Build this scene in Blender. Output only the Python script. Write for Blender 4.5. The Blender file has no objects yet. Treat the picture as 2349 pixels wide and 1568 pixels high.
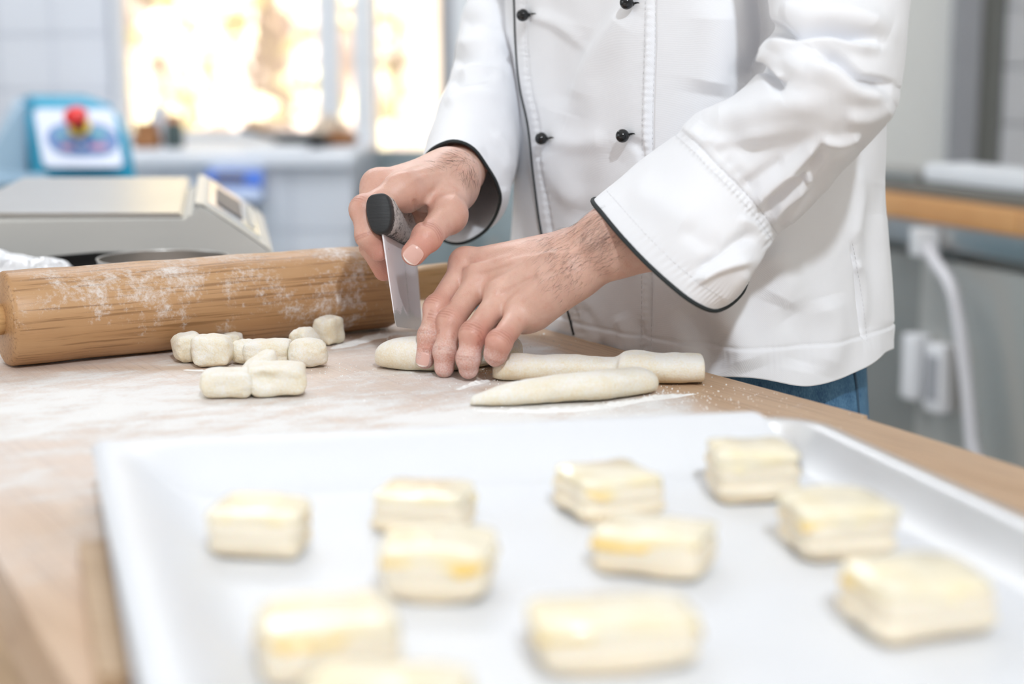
import bpy, bmesh, math, random
import numpy as np
from mathutils import Vector, Matrix
from mathutils.bvhtree import BVHTree

S = bpy.context.scene
C = S.collection
random.seed(4)
RNG = np.random.RandomState(7)

# ------------------------------------------------------------------ camera
W, H = 2349.0, 1568.0
FPX = 3700.0
PITCH = math.atan((784.0 - 113.0) / FPX)
TZ = 0.90                      # table top
CZ = TZ + 0.22                 # camera height
cam = bpy.data.cameras.new('camera')
cam.sensor_width = 36.0
cam.lens = FPX / W * 36.0
cam.clip_start = 0.02
cam.clip_end = 200
cam.dof.use_dof = True
cam.dof.focus_distance = 1.13
cam.dof.aperture_fstop = 3.7
cam_ob = bpy.data.objects.new('camera', cam)
cam_ob.location = (0, 0, CZ)
cam_ob.rotation_euler = (math.pi / 2 - PITCH, 0, 0)
C.objects.link(cam_ob)
S.camera = cam_ob

# ------------------------------------------------------------------ light and exposure
world = bpy.data.worlds.new('world')
S.world = world
world.use_nodes = True
wb = world.node_tree.nodes['Background']
wb.inputs[0].default_value = (1.0, 0.94, 0.895, 1)
wb.inputs[1].default_value = 0.82

def add_light(name, kind, loc, target, energy, color, **kw):
    l = bpy.data.lights.new(name, kind)
    l.energy = energy
    l.color = color
    for k, v in kw.items():
        setattr(l, k, v)
    o = bpy.data.objects.new(name, l)
    o.location = loc
    o.rotation_euler = (Vector(target) - Vector(loc)).to_track_quat('-Z', 'Y').to_euler()
    C.objects.link(o)
    return o

add_light('key_lamp', 'AREA', (0.36, -1.12, 2.66), (0.0, 1.1, 0.95), 72, (0.87, 0.935, 1.0), shape='DISK', size=0.12)
add_light('ceiling_panel', 'AREA', (-0.3, 1.0, 2.75), (-0.3, 1.0, 0), 3, (0.97, 0.985, 1.0), shape='RECTANGLE', size=1.6, size_y=1.2)
add_light('ceiling_panel', 'AREA', (-0.6, 3.0, 2.75), (-0.6, 3.0, 0), 70, (0.95, 0.975, 1.0), shape='RECTANGLE', size=1.8, size_y=0.8)
add_light('side_fill', 'AREA', (-3.1, 0.6, 1.75), (0.0, 1.1, 1.0), 28, (0.90, 0.95, 1.0), shape='RECTANGLE', size=1.8, size_y=1.3)  # unseen fill lamp added at the left to brighten the jacket front; no window there
add_light('sun', 'SUN', (-1, -1, 12), (1.5, 8, 0), 26.0, (1.0, 0.93, 0.84), angle=0.01)

S.view_settings.view_transform = 'Standard'
S.view_settings.look = 'None'
S.view_settings.gamma = 1.0
S.view_settings.use_curve_mapping = False
S.view_settings.exposure = -0.92
S.cycles.use_denoising = True
S.cycles.max_bounces = 6
S.cycles.caustics_reflective = False
S.cycles.caustics_refractive = False

# ------------------------------------------------------------------ picture <-> space measuring helpers
cp, sp = math.cos(PITCH), math.sin(PITCH)
def ray(px, py):
    u = (px - W / 2) / FPX; v = (H / 2 - py) / FPX
    return np.array([u, cp + sp * v, -sp + cp * v])
def P(px, py, Y):
    d = ray(px, py); t = Y / d[1]
    return np.array([d[0] * t, Y, CZ + d[2] * t])
def T(px, py, z=TZ):
    d = ray(px, py); t = (z - CZ) / d[2]
    return np.array([d[0] * t, d[1] * t, z])
def proj(v):
    x = v[..., 0]; y = v[..., 1]; z = v[..., 2] - CZ
    dep = cp * y - sp * z
    up = sp * y + cp * z
    return W / 2 + FPX * x / dep, H / 2 - FPX * up / dep

# ------------------------------------------------------------------ numpy noise
def _hash(ix, iy, iz, seed):
    n = (ix * 374761393 + iy * 668265263 + iz * 2147483647 + seed * 1274126177) & 0xffffffff
    n = ((n ^ (n >> 13)) * 1274126177) & 0xffffffff
    n = (n ^ (n >> 16)) & 0xffff
    return n / 65535.0
def vnoise(p, seed=0):
    p = np.asarray(p, dtype=np.float64)
    i = np.floor(p).astype(np.int64); f = p - i
    f = f * f * (3 - 2 * f)
    r = 0
    for dx in (0, 1):
        wx = f[..., 0] if dx else 1 - f[..., 0]
        for dy in (0, 1):
            wy = f[..., 1] if dy else 1 - f[..., 1]
            for dz in (0, 1):
                wz = f[..., 2] if dz else 1 - f[..., 2]
                r = r + wx * wy * wz * _hash(i[..., 0] + dx, i[..., 1] + dy, i[..., 2] + dz, seed)
    return r * 2 - 1
def fbm(p, seed=0, octv=3):
    a, s, r = 1.0, 0.0, 0
    p = np.asarray(p, dtype=np.float64)
    for k in range(octv):
        r = r + a * vnoise(p, seed + k * 17); s += a
        a *= 0.5; p = p * 2.03
    return r / s
def sstep(a, b, x):
    t = np.clip((x - a) / (b - a), 0, 1)
    return t * t * (3 - 2 * t)

# ------------------------------------------------------------------ object helpers
def tag(o, label=None, cat=None, group=None, kind=None):
    if label: o['label'] = label
    if cat: o['category'] = cat
    if group: o['group'] = group
    if kind: o['kind'] = kind
    return o
def empty(name, loc, label, cat, group=None, rz=0.0):
    o = bpy.data.objects.new(name, None)
    o.empty_display_size = 0.05
    o.location = loc; o.rotation_euler = (0, 0, rz)
    C.objects.link(o)
    bpy.context.view_layer.update()
    return tag(o, label, cat, group)
def link(name, me, mat, parent=None, world_space=True):
    o = bpy.data.objects.new(name, me)
    C.objects.link(o)
    if mat is not None and len(me.materials) == 0:
        me.materials.append(mat)
    if parent is not None:
        o.parent = parent
        if world_space:
            o.matrix_parent_inverse = parent_world(parent).inverted()
    return o
def parent_world(o):
    m = Matrix.Translation(o.location) @ o.rotation_euler.to_matrix().to_4x4()
    if o.parent:
        return parent_world(o.parent) @ o.matrix_parent_inverse @ m
    return m
def mesh(name, v, f, mat, parent=None, smooth=True, attrs=None, world_space=True):
    me = bpy.data.meshes.new(name)
    v = np.asarray(v, dtype=np.float32).reshape(-1, 3)
    if isinstance(f, np.ndarray):
        k = f.shape[1]
        me.vertices.add(len(v)); me.vertices.foreach_set('co', v.ravel())
        me.loops.add(f.size); me.loops.foreach_set('vertex_index', f.astype(np.int32).ravel())
        me.polygons.add(len(f))
        me.polygons.foreach_set('loop_start', np.arange(0, f.size, k, dtype=np.int32))
        me.polygons.foreach_set('loop_total', np.full(len(f), k, dtype=np.int32))
        me.update(calc_edges=True)
    else:
        me.from_pydata(v.tolist(), [], f); me.update()
    me.validate()
    me.polygons.foreach_set('use_smooth', np.full(len(me.polygons), smooth))
    if attrs:
        for an, av in attrs.items():
            a = me.attributes.new(an, 'FLOAT', 'POINT')
            a.data.foreach_set('value', np.asarray(av, dtype=np.float32))
    return link(name, me, mat, parent, world_space)
def from_bm(name, bm, mat, parent=None, smooth=False, world_space=True):
    me = bpy.data.meshes.new(name)
    bmesh.ops.recalc_face_normals(bm, faces=bm.faces)
    bm.to_mesh(me); bm.free()
    if smooth:
        me.polygons.foreach_set('use_smooth', np.ones(len(me.polygons), dtype=bool))
        if smooth == 'auto':
            me.set_sharp_from_angle(angle=math.radians(38))
    return link(name, me, mat, parent, world_space)
def bm_box(bm, lo, hi, bevel=0.0, seg=2, M=None):
    r = bmesh.ops.create_cube(bm, size=1.0)
    vs = r['verts']
    lo = Vector(lo); hi = Vector(hi)
    for v in vs:
        v.co = Vector([lo[i] + (v.co[i] + 0.5) * (hi[i] - lo[i]) for i in range(3)])
    if bevel > 0:
        es = list({e for v in vs for e in v.link_edges})
        rb = bmesh.ops.bevel(bm, geom=es, offset=bevel, segments=seg, profile=0.6, affect='EDGES')
        vs = list({v for f in rb['faces'] for v in f.verts} | {v for v in vs if v.is_valid})
    if M is not None:
        for v in vs: v.co = M @ v.co
    return vs
def box(name, lo, hi, mat, parent=None, bevel=0.0, seg=2, M=None, smooth='auto'):
    bm = bmesh.new(); bm_box(bm, lo, hi, bevel, seg, M)
    return from_bm(name, bm, mat, parent, smooth if bevel else False)
def frame(o, x, z=(0, 0, 1)):
    """matrix with origin o, local x along x, z up-ish"""
    x = Vector(x).normalized(); z = Vector(z)
    y = z.cross(x).normalized(); z = x.cross(y).normalized()
    M = Matrix((x, y, z)).transposed().to_4x4(); M.translation = Vector(o)
    return M
def prism(name, pts, depth, mat, parent=None, M=None, bevel=0.0, seg=2):
    """outline pts (x,z) extruded along local y 0..depth"""
    bm = bmesh.new()
    a = [bm.verts.new((p[0], 0, p[1])) for p in pts]
    b = [bm.verts.new((p[0], depth, p[1])) for p in pts]
    bm.faces.new(a); bm.faces.new(b[::-1])
    n = len(pts)
    for i in range(n):
        bm.faces.new((a[i], b[i], b[(i + 1) % n], a[(i + 1) % n]))
    if bevel:
        bmesh.ops.bevel(bm, geom=list(bm.edges), offset=bevel, segments=seg, profile=0.6, affect='EDGES')
    if M is not None:
        for v in bm.verts: v.co = M @ v.co
    return from_bm(name, bm, mat, parent, 'auto' if bevel else False)
def cr(pts, n, closed=False):
    """Catmull-Rom resample"""
    pts = np.asarray(pts, dtype=float); m = len(pts)
    out = []
    segs = m if closed else m - 1
    t = np.linspace(0, segs, n, endpoint=not closed)
    i = np.minimum(np.floor(t).astype(int), segs - 1); f = (t - i)[:, None]
    def g(k):
        return pts[k % m] if closed else pts[np.clip(k, 0, m - 1)]
    p0, p1, p2, p3 = g(i - 1), g(i), g(i + 1), g(i + 2)
    if not closed:
        p0 = np.where((i == 0)[:, None], 2 * p1 - p2, p0)
        p3 = np.where((i == m - 2)[:, None], 2 * p2 - p1, p3)
    return 0.5 * (2 * p1 + (p2 - p0) * f + (2 * p0 - 5 * p1 + 4 * p2 - p3) * f ** 2 + (-p0 + 3 * p1 - 3 * p2 + p3) * f ** 3)
def tube(path, r, k=10, closed=False, caps=True):
    """sweep; r scalar or array; returns verts, faces"""
    path = np.asarray(path, float); n = len(path)
    r = np.broadcast_to(np.asarray(r, float), (n,))
    if closed:
        tan = np.roll(path, -1, 0) - np.roll(path, 1, 0)
    else:
        tan = np.gradient(path, axis=0)
    tan /= np.linalg.norm(tan, axis=1)[:, None] + 1e-12
    up = np.array([0, 0, 1.0]) if abs(tan[0][2]) < 0.9 else np.array([1.0, 0, 0])
    N = np.zeros_like(path); u = up - tan[0] * (up @ tan[0]); u /= np.linalg.norm(u)
    for i in range(n):
        u = u - tan[i] * (u @ tan[i]); u /= np.linalg.norm(u) + 1e-12; N[i] = u
    B = np.cross(tan, N)
    a = np.linspace(0, 2 * np.pi, k, endpoint=False)
    v = path[:, None] + r[:, None, None] * (np.cos(a)[None, :, None] * N[:, None] + np.sin(a)[None, :, None] * B[:, None])
    v = v.reshape(-1, 3)
    f = []
    m = n if closed else n - 1
    for i in range(m):
        j = (i + 1) % n
        for q in range(k):
            q2 = (q + 1) % k
            f.append((i * k + q, i * k + q2, j * k + q2, j * k + q))
    if caps and not closed:
        f.append(tuple(range(k))[::-1]); f.append(tuple((n - 1) * k + q for q in range(k)))
    return v, f
def grid_faces(n, m, wrap=False):
    i, j = np.meshgrid(np.arange(n - 1), np.arange(m if wrap else m - 1), indexing='ij')
    j2 = (j + 1) % m
    return np.stack([i * m + j, i * m + j2, (i + 1) * m + j2, (i + 1) * m + j], -1).reshape(-1, 4)
def lathe(prof, k=48, M=None):
    prof = np.asarray(prof, float)
    a = np.linspace(0, 2 * np.pi, k, endpoint=False)
    v = np.stack([prof[:, 0][:, None] * np.cos(a), prof[:, 0][:, None] * np.sin(a), np.repeat(prof[:, 1][:, None], k, 1)], -1).reshape(-1, 3)
    if M is not None:
        R = np.array(M)
        v = v @ R[:3, :3].T + R[:3, 3]
    return v, grid_faces(len(prof), k, True)

# ------------------------------------------------------------------ materials
def mat(name, color, rough=0.6, metal=0.0, **kw):
    m = bpy.data.materials.new(name); m.use_nodes = True
    b = m.node_tree.nodes['Principled BSDF']
    b.inputs['Base Color'].default_value = (*color, 1)
    b.inputs['Roughness'].default_value = rough
    b.inputs['Metallic'].default_value = metal
    for k, v in kw.items():
        b.inputs[k].default_value = v
    return m
class NT:
    def __init__(self, m):
        self.t = m.node_tree; self.b = self.t.nodes['Principled BSDF']
    def n(self, typ, **kw):
        nd = self.t.nodes.new(typ)
        for k, v in kw.items():
            setattr(nd, k, v)
        return nd
    def l(self, a, b): self.t.links.new(a, b)
    def noise(self, vec, scale, detail=3, rough=0.55, dist=0.0):
        nd = self.n('ShaderNodeTexNoise'); nd.inputs['Scale'].default_value = scale
        nd.inputs['Detail'].default_value = detail; nd.inputs['Roughness'].default_value = rough
        nd.inputs['Distortion'].default_value = dist
        if vec is not None: self.l(vec, nd.inputs['Vector'])
        return nd.outputs['Fac']
    def obj(self, scale=(1, 1, 1), rot=(0, 0, 0)):
        tc = self.n('ShaderNodeTexCoord'); mp = self.n('ShaderNodeMapping')
        mp.inputs['Scale'].default_value = scale; mp.inputs['Rotation'].default_value = rot
        self.l(tc.outputs['Object'], mp.inputs['Vector'])
        return mp.outputs['Vector']
    def ramp(self, fac, stops):
        r = self.n('ShaderNodeValToRGB'); self.l(fac, r.inputs['Fac'])
        e = r.color_ramp.elements
        while len(e) < len(stops): e.new(0.5)
        for s, (p, c) in zip(e, stops):
            s.position = p; s.color = (*c, 1) if len(c) == 3 else c
        return r.outputs['Color']
    def mix(self, fac, a, b, blend='MIX'):
        m = self.n('ShaderNodeMix', data_type='RGBA', blend_type=blend)
        for s, v in ((0, fac), (6, a), (7, b)):
            if isinstance(v, (int, float)): m.inputs[s].default_value = v
            elif isinstance(v, tuple): m.inputs[s].default_value = (*v, 1)
            else: self.l(v, m.inputs[s])
        return m.outputs[2]
    def math(self, op, a, b=0.0, c=None):
        m = self.n('ShaderNodeMath', operation=op)
        for s, v in ((0, a), (1, b), (2, c)):
            if v is None: continue
            if isinstance(v, (int, float)): m.inputs[s].default_value = v
            else: self.l(v, m.inputs[s])
        return m.outputs[0]
    def maprange(self, v, a, b, c=0.0, d=1.0):
        m = self.n('ShaderNodeMapRange', interpolation_type='SMOOTHSTEP')
        self.l(v, m.inputs[0])
        for i, x in enumerate((a, b, c, d)):
            if isinstance(x, (int, float)): m.inputs[i + 1].default_value = x
            else: self.l(x, m.inputs[i + 1])
        return m.outputs[0]
    def bump(self, h, strength=0.3, dist=0.001, normal=None):
        b = self.n('ShaderNodeBump'); b.inputs['Strength'].default_value = strength
        b.inputs['Distance'].default_value = dist
        self.l(h, b.inputs['Height'])
        if normal is not None: self.l(normal, b.inputs['Normal'])
        return b.outputs['Normal']
    def attr(self, name):
        a = self.n('ShaderNodeAttribute'); a.attribute_name = name
        return a.outputs['Fac']
    def color(self, c): self.l(c, self.b.inputs['Base Color'])
    def normal(self, c): self.l(c, self.b.inputs['Normal'])
    def rough(self, c): self.l(c, self.b.inputs['Roughness'])
def varied(name, c1, c2, scale, rough=0.6, metal=0.0, bump=0.0, dist=0.001, **kw):
    m = mat(name, c1, rough, metal, **kw); t = NT(m)
    v = t.obj(); f = t.noise(v, scale, 4)
    t.color(t.ramp(f, [(0.3, c1), (0.7, c2)]))
    if bump: t.normal(t.bump(t.noise(v, scale * 3, 4), bump, dist))
    return m
# ------------------------------------------------------------------ palette
m_wall = varied('painted_wall', (0.84, 0.85, 0.83), (0.87, 0.88, 0.86), 3, 0.8)
m_ceil = mat('ceiling_paint', (0.85, 0.85, 0.85), 0.9)
m_floor = varied('floor_tiles', (0.42, 0.41, 0.40), (0.5, 0.49, 0.47), 6, 0.35)
m_tile = mat('glazed_tile', (0.78, 0.82, 0.90), 0.14)
m_grout = mat('grout', (0.66, 0.69, 0.76), 0.8)
m_white = mat('white_painted_frame', (0.80, 0.83, 0.87), 0.35)
m_ctop = mat('white_laminate', (0.82, 0.86, 0.93), 0.45)
m_glass = bpy.data.materials.new('window_glass'); m_glass.use_nodes = True
_t = m_glass.node_tree; _t.nodes.clear()
_o = _t.nodes.new('ShaderNodeOutputMaterial'); _tr = _t.nodes.new('ShaderNodeBsdfTransparent'); _gl = _t.nodes.new('ShaderNodeBsdfGlossy')
_gl.inputs['Roughness'].default_value = 0.02; _mx = _t.nodes.new('ShaderNodeMixShader'); _fr = _t.nodes.new('ShaderNodeFresnel'); _fr.inputs[0].default_value = 1.25
_t.links.new(_fr.outputs[0], _mx.inputs[0]); _t.links.new(_tr.outputs[0], _mx.inputs[1]); _t.links.new(_gl.outputs[0], _mx.inputs[2]); _t.links.new(_mx.outputs[0], _o.inputs[0])
m_bluegrey = mat('blue_grey_panel', (0.30, 0.37, 0.40), 0.4)
m_darkpost = mat('dark_grey_frame', (0.17, 0.175, 0.165), 0.5)
m_midpost = mat('grey_frame', (0.36, 0.37, 0.40), 0.5)
m_steel = varied('brushed_steel', (0.62, 0.61, 0.59), (0.55, 0.54, 0.52), 4, 0.33, 1.0)
m_steeld = varied('dull_steel', (0.36, 0.36, 0.34), (0.31, 0.31, 0.295), 3, 0.42, 0.55)
m_alu = varied('aluminium', (0.86, 0.87, 0.89), (0.84, 0.85, 0.87), 8, 0.42, 0.8)
m_blue = mat('blue_enamel', (0.02, 0.33, 0.52), 0.5)
m_paleblue = mat('pale_blue_enamel', (0.38, 0.55, 0.70), 0.3)
m_panelw = mat('control_panel_film', (0.62, 0.68, 0.82), 0.35)
m_navy = mat('navy_film', (0.07, 0.17, 0.42), 0.35)
m_teal = mat('teal_key', (0.10, 0.36, 0.46), 0.4)
m_pinkkey = mat('pink_key', (0.50, 0.25, 0.38), 0.4)
m_red = mat('red_plastic', (0.75, 0.03, 0.03), 0.3)
m_yellow = mat('yellow_plastic', (0.80, 0.55, 0.05), 0.4)
m_black = mat('black_plastic', (0.012, 0.012, 0.013), 0.45)
m_royal = mat('royal_blue_plastic', (0.02, 0.13, 0.60), 0.5)
m_lightblue = mat('light_blue_grey_plastic', (0.40, 0.50, 0.72), 0.4)
m_scale = mat('beige_grey_plastic', (0.58, 0.575, 0.55), 0.45)
m_scalew = mat('cream_plastic', (0.74, 0.73, 0.68), 0.35)
m_gloss = mat('glossy_display_film', (0.50, 0.52, 0.54), 0.06)
m_lcd = mat('dark_display', (0.035, 0.035, 0.06), 0.35)
m_brown = varied('brown_bread_crust', (0.26, 0.10, 0.03), (0.42, 0.2, 0.08), 40, 0.6)
m_foil = varied('crumpled_foil', (0.86, 0.87, 0.9), (0.7, 0.71, 0.74), 60, 0.3, 0.85, 0.8, 0.004)

# ------------------------------------------------------------------ room
def st(o): return tag(o, kind='structure')
YB = 4.5
RX0, RX1, RY0, ZT = -3.4, 3.6, -2.6, 2.9
st(box('floor', (RX0 - 0.1, RY0, -0.05), (RX1 + 0.1, YB + 0.15, 0), m_floor))
st(box('ceiling', (RX0 - 0.1, RY0, ZT), (RX1 + 0.1, YB + 0.15, ZT + 0.1), m_ceil))
st(box('wall_left', (RX0 - 0.1, RY0, 0), (RX0, YB + 0.15, ZT), m_wall))
st(box('wall_right', (RX1, RY0, 0), (RX1 + 0.1, YB + 0.15, ZT), m_wall))
xw0 = P(254, 200, YB)[0]; xw1 = P(830, 200, YB)[0]; xd0 = P(852, 200, YB)[0]; xd1 = P(1040, 200, YB)[0]
zs = 0.875
wb_ob = st(box('wall_back', (RX0, YB, 0), (xw0, YB + 0.14, ZT), m_grout))
for nm, lo, hi in (('wall_back_sill', (xw0, YB, 0), (xw1, YB + 0.14, zs - 0.02)),
                   ('wall_back_head', (xw0, YB, 2.35), (xd1, YB + 0.14, ZT))):
    st(box(nm, lo, hi, m_wall))
xp0 = P(2188, 200, YB)[0]; xp1 = P(2300, 200, YB)[0]
st(box('wall_back_right', (xd1 + 0.04, YB, 0), (RX1, YB + 0.14, ZT), m_wall))
# tiles on the back wall, one by one
TS = 0.150
tl = bpy.data.meshes.new('tile')
bm = bmesh.new(); bm_box(bm, (0.002, -0.006, 0.002), (TS - 0.002, 0.0, TS - 0.002), 0.0015, 1)
bmesh.ops.recalc_face_normals(bm, faces=bm.faces); bm.to_mesh(tl); bm.free(); tl.materials.append(m_tile)
def tiles(parent, x0, nx, z0, nz, y):
    for i in range(nx):
        for k in range(nz):
            o = bpy.data.objects.new('tile', tl); C.objects.link(o); o.parent = parent
            o.location = (x0 + i * TS, y, z0 + k * TS)
tiles(wb_ob, xw0 - 0.003 - 7 * TS, 7, 0.56, 7, YB)
# window frame, mullion, glass
wf = st(box('window_1', (xw0, YB + 0.03, zs - 0.02), (xw0 + 0.03, YB + 0.09, 2.35), m_white))
xm = P(752, 200, YB)[0]
box('mullion', (xm - 0.03, YB + 0.03, zs), (xm + 0.026, YB + 0.10, 2.35), m_white, wf)
box('frame', (xw0, YB + 0.03, zs - 0.02), (xw1, YB + 0.09, zs + 0.02), m_white, wf)
box('frame', (xw0, YB + 0.03, 2.31), (xw1, YB + 0.09, 2.35), m_white, wf)
box('pane', (xw0 + 0.03, YB + 0.058, zs + 0.02), (xm - 0.03, YB + 0.062, 2.31), m_glass, wf)
box('pane', (xm + 0.026, YB + 0.058, zs + 0.02), (xw1, YB + 0.062, 2.31), m_glass, wf)
st(box('trim_1', (P(812, 200, YB - .12)[0], YB - 0.12, 0), (P(853, 200, YB - .12)[0], YB + 0.12, ZT), m_white))
# glazed door right of the pier
dr = st(box('door_1', (xd0, YB + 0.02, 0.02), (xd1, YB + 0.07, P(900, 345, YB)[2]), m_bluegrey, bevel=0.004))
zd = P(900, 345, YB)[2]
box('door_stile', (xd0, YB + 0.015, zd), (xd0 + 0.012, YB + 0.075, 2.3), m_midpost, dr)
box('door_stile', (xd1 - 0.035, YB + 0.015, zd), (xd1, YB + 0.075, 2.3), m_midpost, dr)
box('door_rail', (xd0, YB + 0.015, 2.26), (xd1, YB + 0.075, 2.34), m_midpost, dr)
box('pane', (xd0 + 0.012, YB + 0.04, zd), (xd1 - 0.035, YB + 0.045, 2.26), m_glass, dr)
st(box('trim_2', (xd1, YB - 0.03, 0), (xd1 + 0.08, YB + 0.12, ZT), m_white))
# blue-grey cabinet seen between the sleeve and the torso
cbx = empty('storage_cabinet', (P(1110, 540, 4.0)[0], 4.0, 0), 'blue-grey low cabinet standing behind the hands under the glazed door', 'cabinet')
xa, xb = P(858, 540, 3.95)[0], P(1330, 540, 3.95)[0]
box('body', (xa, 3.95, 0.06), (xb, 4.4, 0.80), m_bluegrey, cbx, 0.004)
for q in range(2):
    w_ = (xb - xa) / 2
    d_ = box('door', (xa + q * w_ + 0.004, 3.93, 0.10), (xa + (q + 1) * w_ - 0.004, 3.95, 0.78), m_bluegrey, cbx, 0.003)
    box('handle', (xa + w_ + (-0.05 if q == 0 else 0.03), 3.905, 0.50), (xa + w_ + (-0.03 if q == 0 else 0.05), 3.93, 0.66), m_steel, d_, 0.003)
box('plinth', (xa + 0.02, 3.98, 0), (xb - 0.02, 4.38, 0.06), m_darkpost, cbx)

# right: dark door frame and pale panel beyond
d2 = st(box('door_2', (P(2188, 200, YB - .05)[0], YB - 0.05, 0), (P(2245, 200, YB - .05)[0], YB, ZT), m_midpost))
box('frame', (P(2245, 200, YB - .05)[0], YB - 0.03, 0), (P(2302, 200, YB - .03)[0], YB, ZT), m_darkpost, d2)
x3 = P(2306, 200, YB - .05)[0]
for k in range(10):
    box('panel', (x3, YB - 0.05, 0.30 + k * 0.155), (x3 + 0.6, YB - 0.012, 0.30 + k * 0.155 + 0.151), mat('pale_panel', (0.66, 0.67, 0.70), 0.4) if k == 0 else bpy.data.materials['pale_panel'], d2, 0.003, 1)

# ------------------------------------------------------------------ outside, seen through the panes
m_grass = varied('autumn_ground', (0.62, 0.52, 0.42), (0.70, 0.62, 0.54), 2, 0.9)
st(box('ground', (-30, YB + 0.3, -0.3), (25, 60, -0.2), m_grass))
m_yleaf = varied('yellow_leaves', (0.91, 0.87, 0.58), (0.88, 0.88, 0.68), 3, 0.7)
m_pleaf = varied('pinkish_leaves', (0.90, 0.80, 0.73), (0.86, 0.77, 0.74), 3, 0.7)
m_bark = varied('grey_bark', (0.58, 0.50, 0.48), (0.66, 0.60, 0.57), 10, 0.9)
def tree(px, Y, h, spread, lm, label, seed, n=220, lean=0.0, zlo=0.3):
    r = np.random.RandomState(seed)
    b = P(px, 200, Y); b[2] = -0.25
    t = empty('tree', b, label, 'tree', 'trees outside the window')
    path = cr([b, b + (0.1 + lean * .3, 0, h * .3), b + (-0.05 + lean * .6, 0, h * .65), b + (lean, 0, h)], 12)
    v, f = tube(path, np.linspace(0.11, 0.04, 12), 8)
    mesh('trunk', v, f, m_bark, t)
    vs, fs = [], []; o = 0
    for k in range(9):
        a = r.uniform(0, 6.28); s = path[r.randint(3, 12)]
        e = s + np.array([math.cos(a) * spread * .8, math.sin(a) * spread * .5, r.uniform(0.0, .8)])
        v, f = tube(cr([s, (s + e) / 2 + (0, 0, .15), e], 5), np.linspace(.035, .012, 5), 5)
        mesh('branch', v, f, m_bark, t)
    c = b + np.array([lean * .5, 0, 0]) + np.stack([r.normal(0, spread * .55, n), r.normal(0, spread * .5, n), r.uniform(zlo, h + .4, n)], -1)
    d = r.normal(0, 1, (n, 3)); d /= np.linalg.norm(d, axis=1)[:, None]
    e2 = np.cross(d, r.normal(0, 1, (n, 3))); e2 /= np.linalg.norm(e2, axis=1)[:, None]
    s = r.uniform(.05, .13, n)[:, None]
    q = np.stack([c - d * s, c + e2 * s * .6, c + d * s, c - e2 * s * .6], 1).reshape(-1, 3)
    tag(mesh('foliage', q, np.arange(4 * n).reshape(-1, 4), lm, t, smooth=False), kind='stuff')
tree(300, 8.0, 4.0, .7, m_yleaf, 'bright yellow-green leaved tree outside nearest the tiled wall', 1, 420)
tree(385, 11.0, 4.5, .8, m_yleaf, 'yellow tree outside behind the left part of the window', 2, 460)
tree(520, 9.5, 4.5, .55, m_pleaf, 'tree with sparse pinkish leaves outside the middle of the window', 3, 200, .5)
tree(640, 13.0, 5.0, .9, m_pleaf, 'farther tree with pinkish leaves outside the right half of the window', 5, 420, -.3)
tree(900, 9.0, 4.2, .55, m_yleaf, 'golden tree outside the glazed door beside the white sleeve', 8, 420, 0, .9)
m_brickpink = varied('pale_pink_render', (0.84, 0.76, 0.74), (0.76, 0.71, 0.71), 1.3, 0.9)
hb = empty('garden_wall', (-2, 15, -0.25), 'pale pinkish wall far behind the trees outside', 'wall')
for k in range(12):
    for j in range(8):
        box('panel', (-9 + k * 1.0, 15 + 0.03 * ((k * 7 + j * 3) % 3), -0.25 + j * 0.32), (-9 + k * 1.0 + 0.97, 15.3, -0.25 + j * 0.32 + 0.305), m_brickpink, hb, 0.01, 1)
tr2 = empty('smooth_trunk', P(988, 200, 7.5) * (1, 1, 0) + (0, 0, -.25), 'thick pale tree trunk outside the glazed door', 'tree')
b0 = P(988, 200, 7.5)
v, f = tube(cr([(b0[0], 7.5, -.25), (b0[0] - .02, 7.5, 1.2), (b0[0] - .08, 7.5, 3.5)], 10), np.linspace(.10, .075, 10), 14)
mesh('trunk', v, f, varied('pale_bark', (0.80, 0.72, 0.62), (0.7, 0.62, 0.52), 5, 0.8), tr2)

# ------------------------------------------------------------------ tiled counter under the window
xc0, xc1 = P(60, 400, 3.85)[0], P(812, 400, 3.85)[0]
ct = empty('tiled_counter', ((xc0 + xc1) / 2, 4.1, 0), 'white tiled counter with pale laminate top under the window', 'counter')
box('body', (xc0, 3.86, 0), (xc1, YB - 0.13, zs - 0.03), m_grout, ct)
box('worktop', (xc0 - 0.01, 3.835, zs - 0.03), (xc1, YB - 0.01, zs), m_ctop, ct, 0.004)
tiles(ct, xc1 - 5 * TS - 0.001, 5, zs - 0.033 - 3 * TS, 3, 3.86)
for o in [o for o in bpy.data.objects if o.name.startswith('tile') and o.parent == ct]:
    o.matrix_parent_inverse = parent_world(ct).inverted()

def small_jar(px, py, Y, r, h, body, lid, name, label, cat):
    p = P(px, py, Y); p[2] = zs
    t = empty(name, p, label, cat)
    v, f = lathe([(0, 0), (r * .9, 0), (r, .01), (r, h * .8), (r * .75, h * .92), (r * .75, h), (0, h)], 28, Matrix.Translation(p))
    mesh('body', v, f, body, t)
    v, f = lathe([(0, h), (r * .82, h), (r * .82, h + .018), (0, h + .02)], 28, Matrix.Translation(p))
    mesh('lid', v, f, lid, t, smooth=False)
small_jar(338, 330, 4.1, .036, .045, m_brown, m_brown, 'honey_jar', 'squat brown jar on the counter next to the blue machine', 'jar')
small_jar(368, 325, 4.2, .028, .085, mat('clear_plastic_pale', (.66, .68, .74), .2), m_white, 'spice_jar', 'pale translucent jar on the counter between two darker jars', 'jar')
small_jar(400, 330, 4.1, .024, .065, mat('dark_green_plastic', (.06, .09, .09), .4), mat('orange_lid', (.6, .3, .16), .4), 'sauce_bottle', 'small dark bottle on the counter, right end of the jars', 'bottle')
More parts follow.
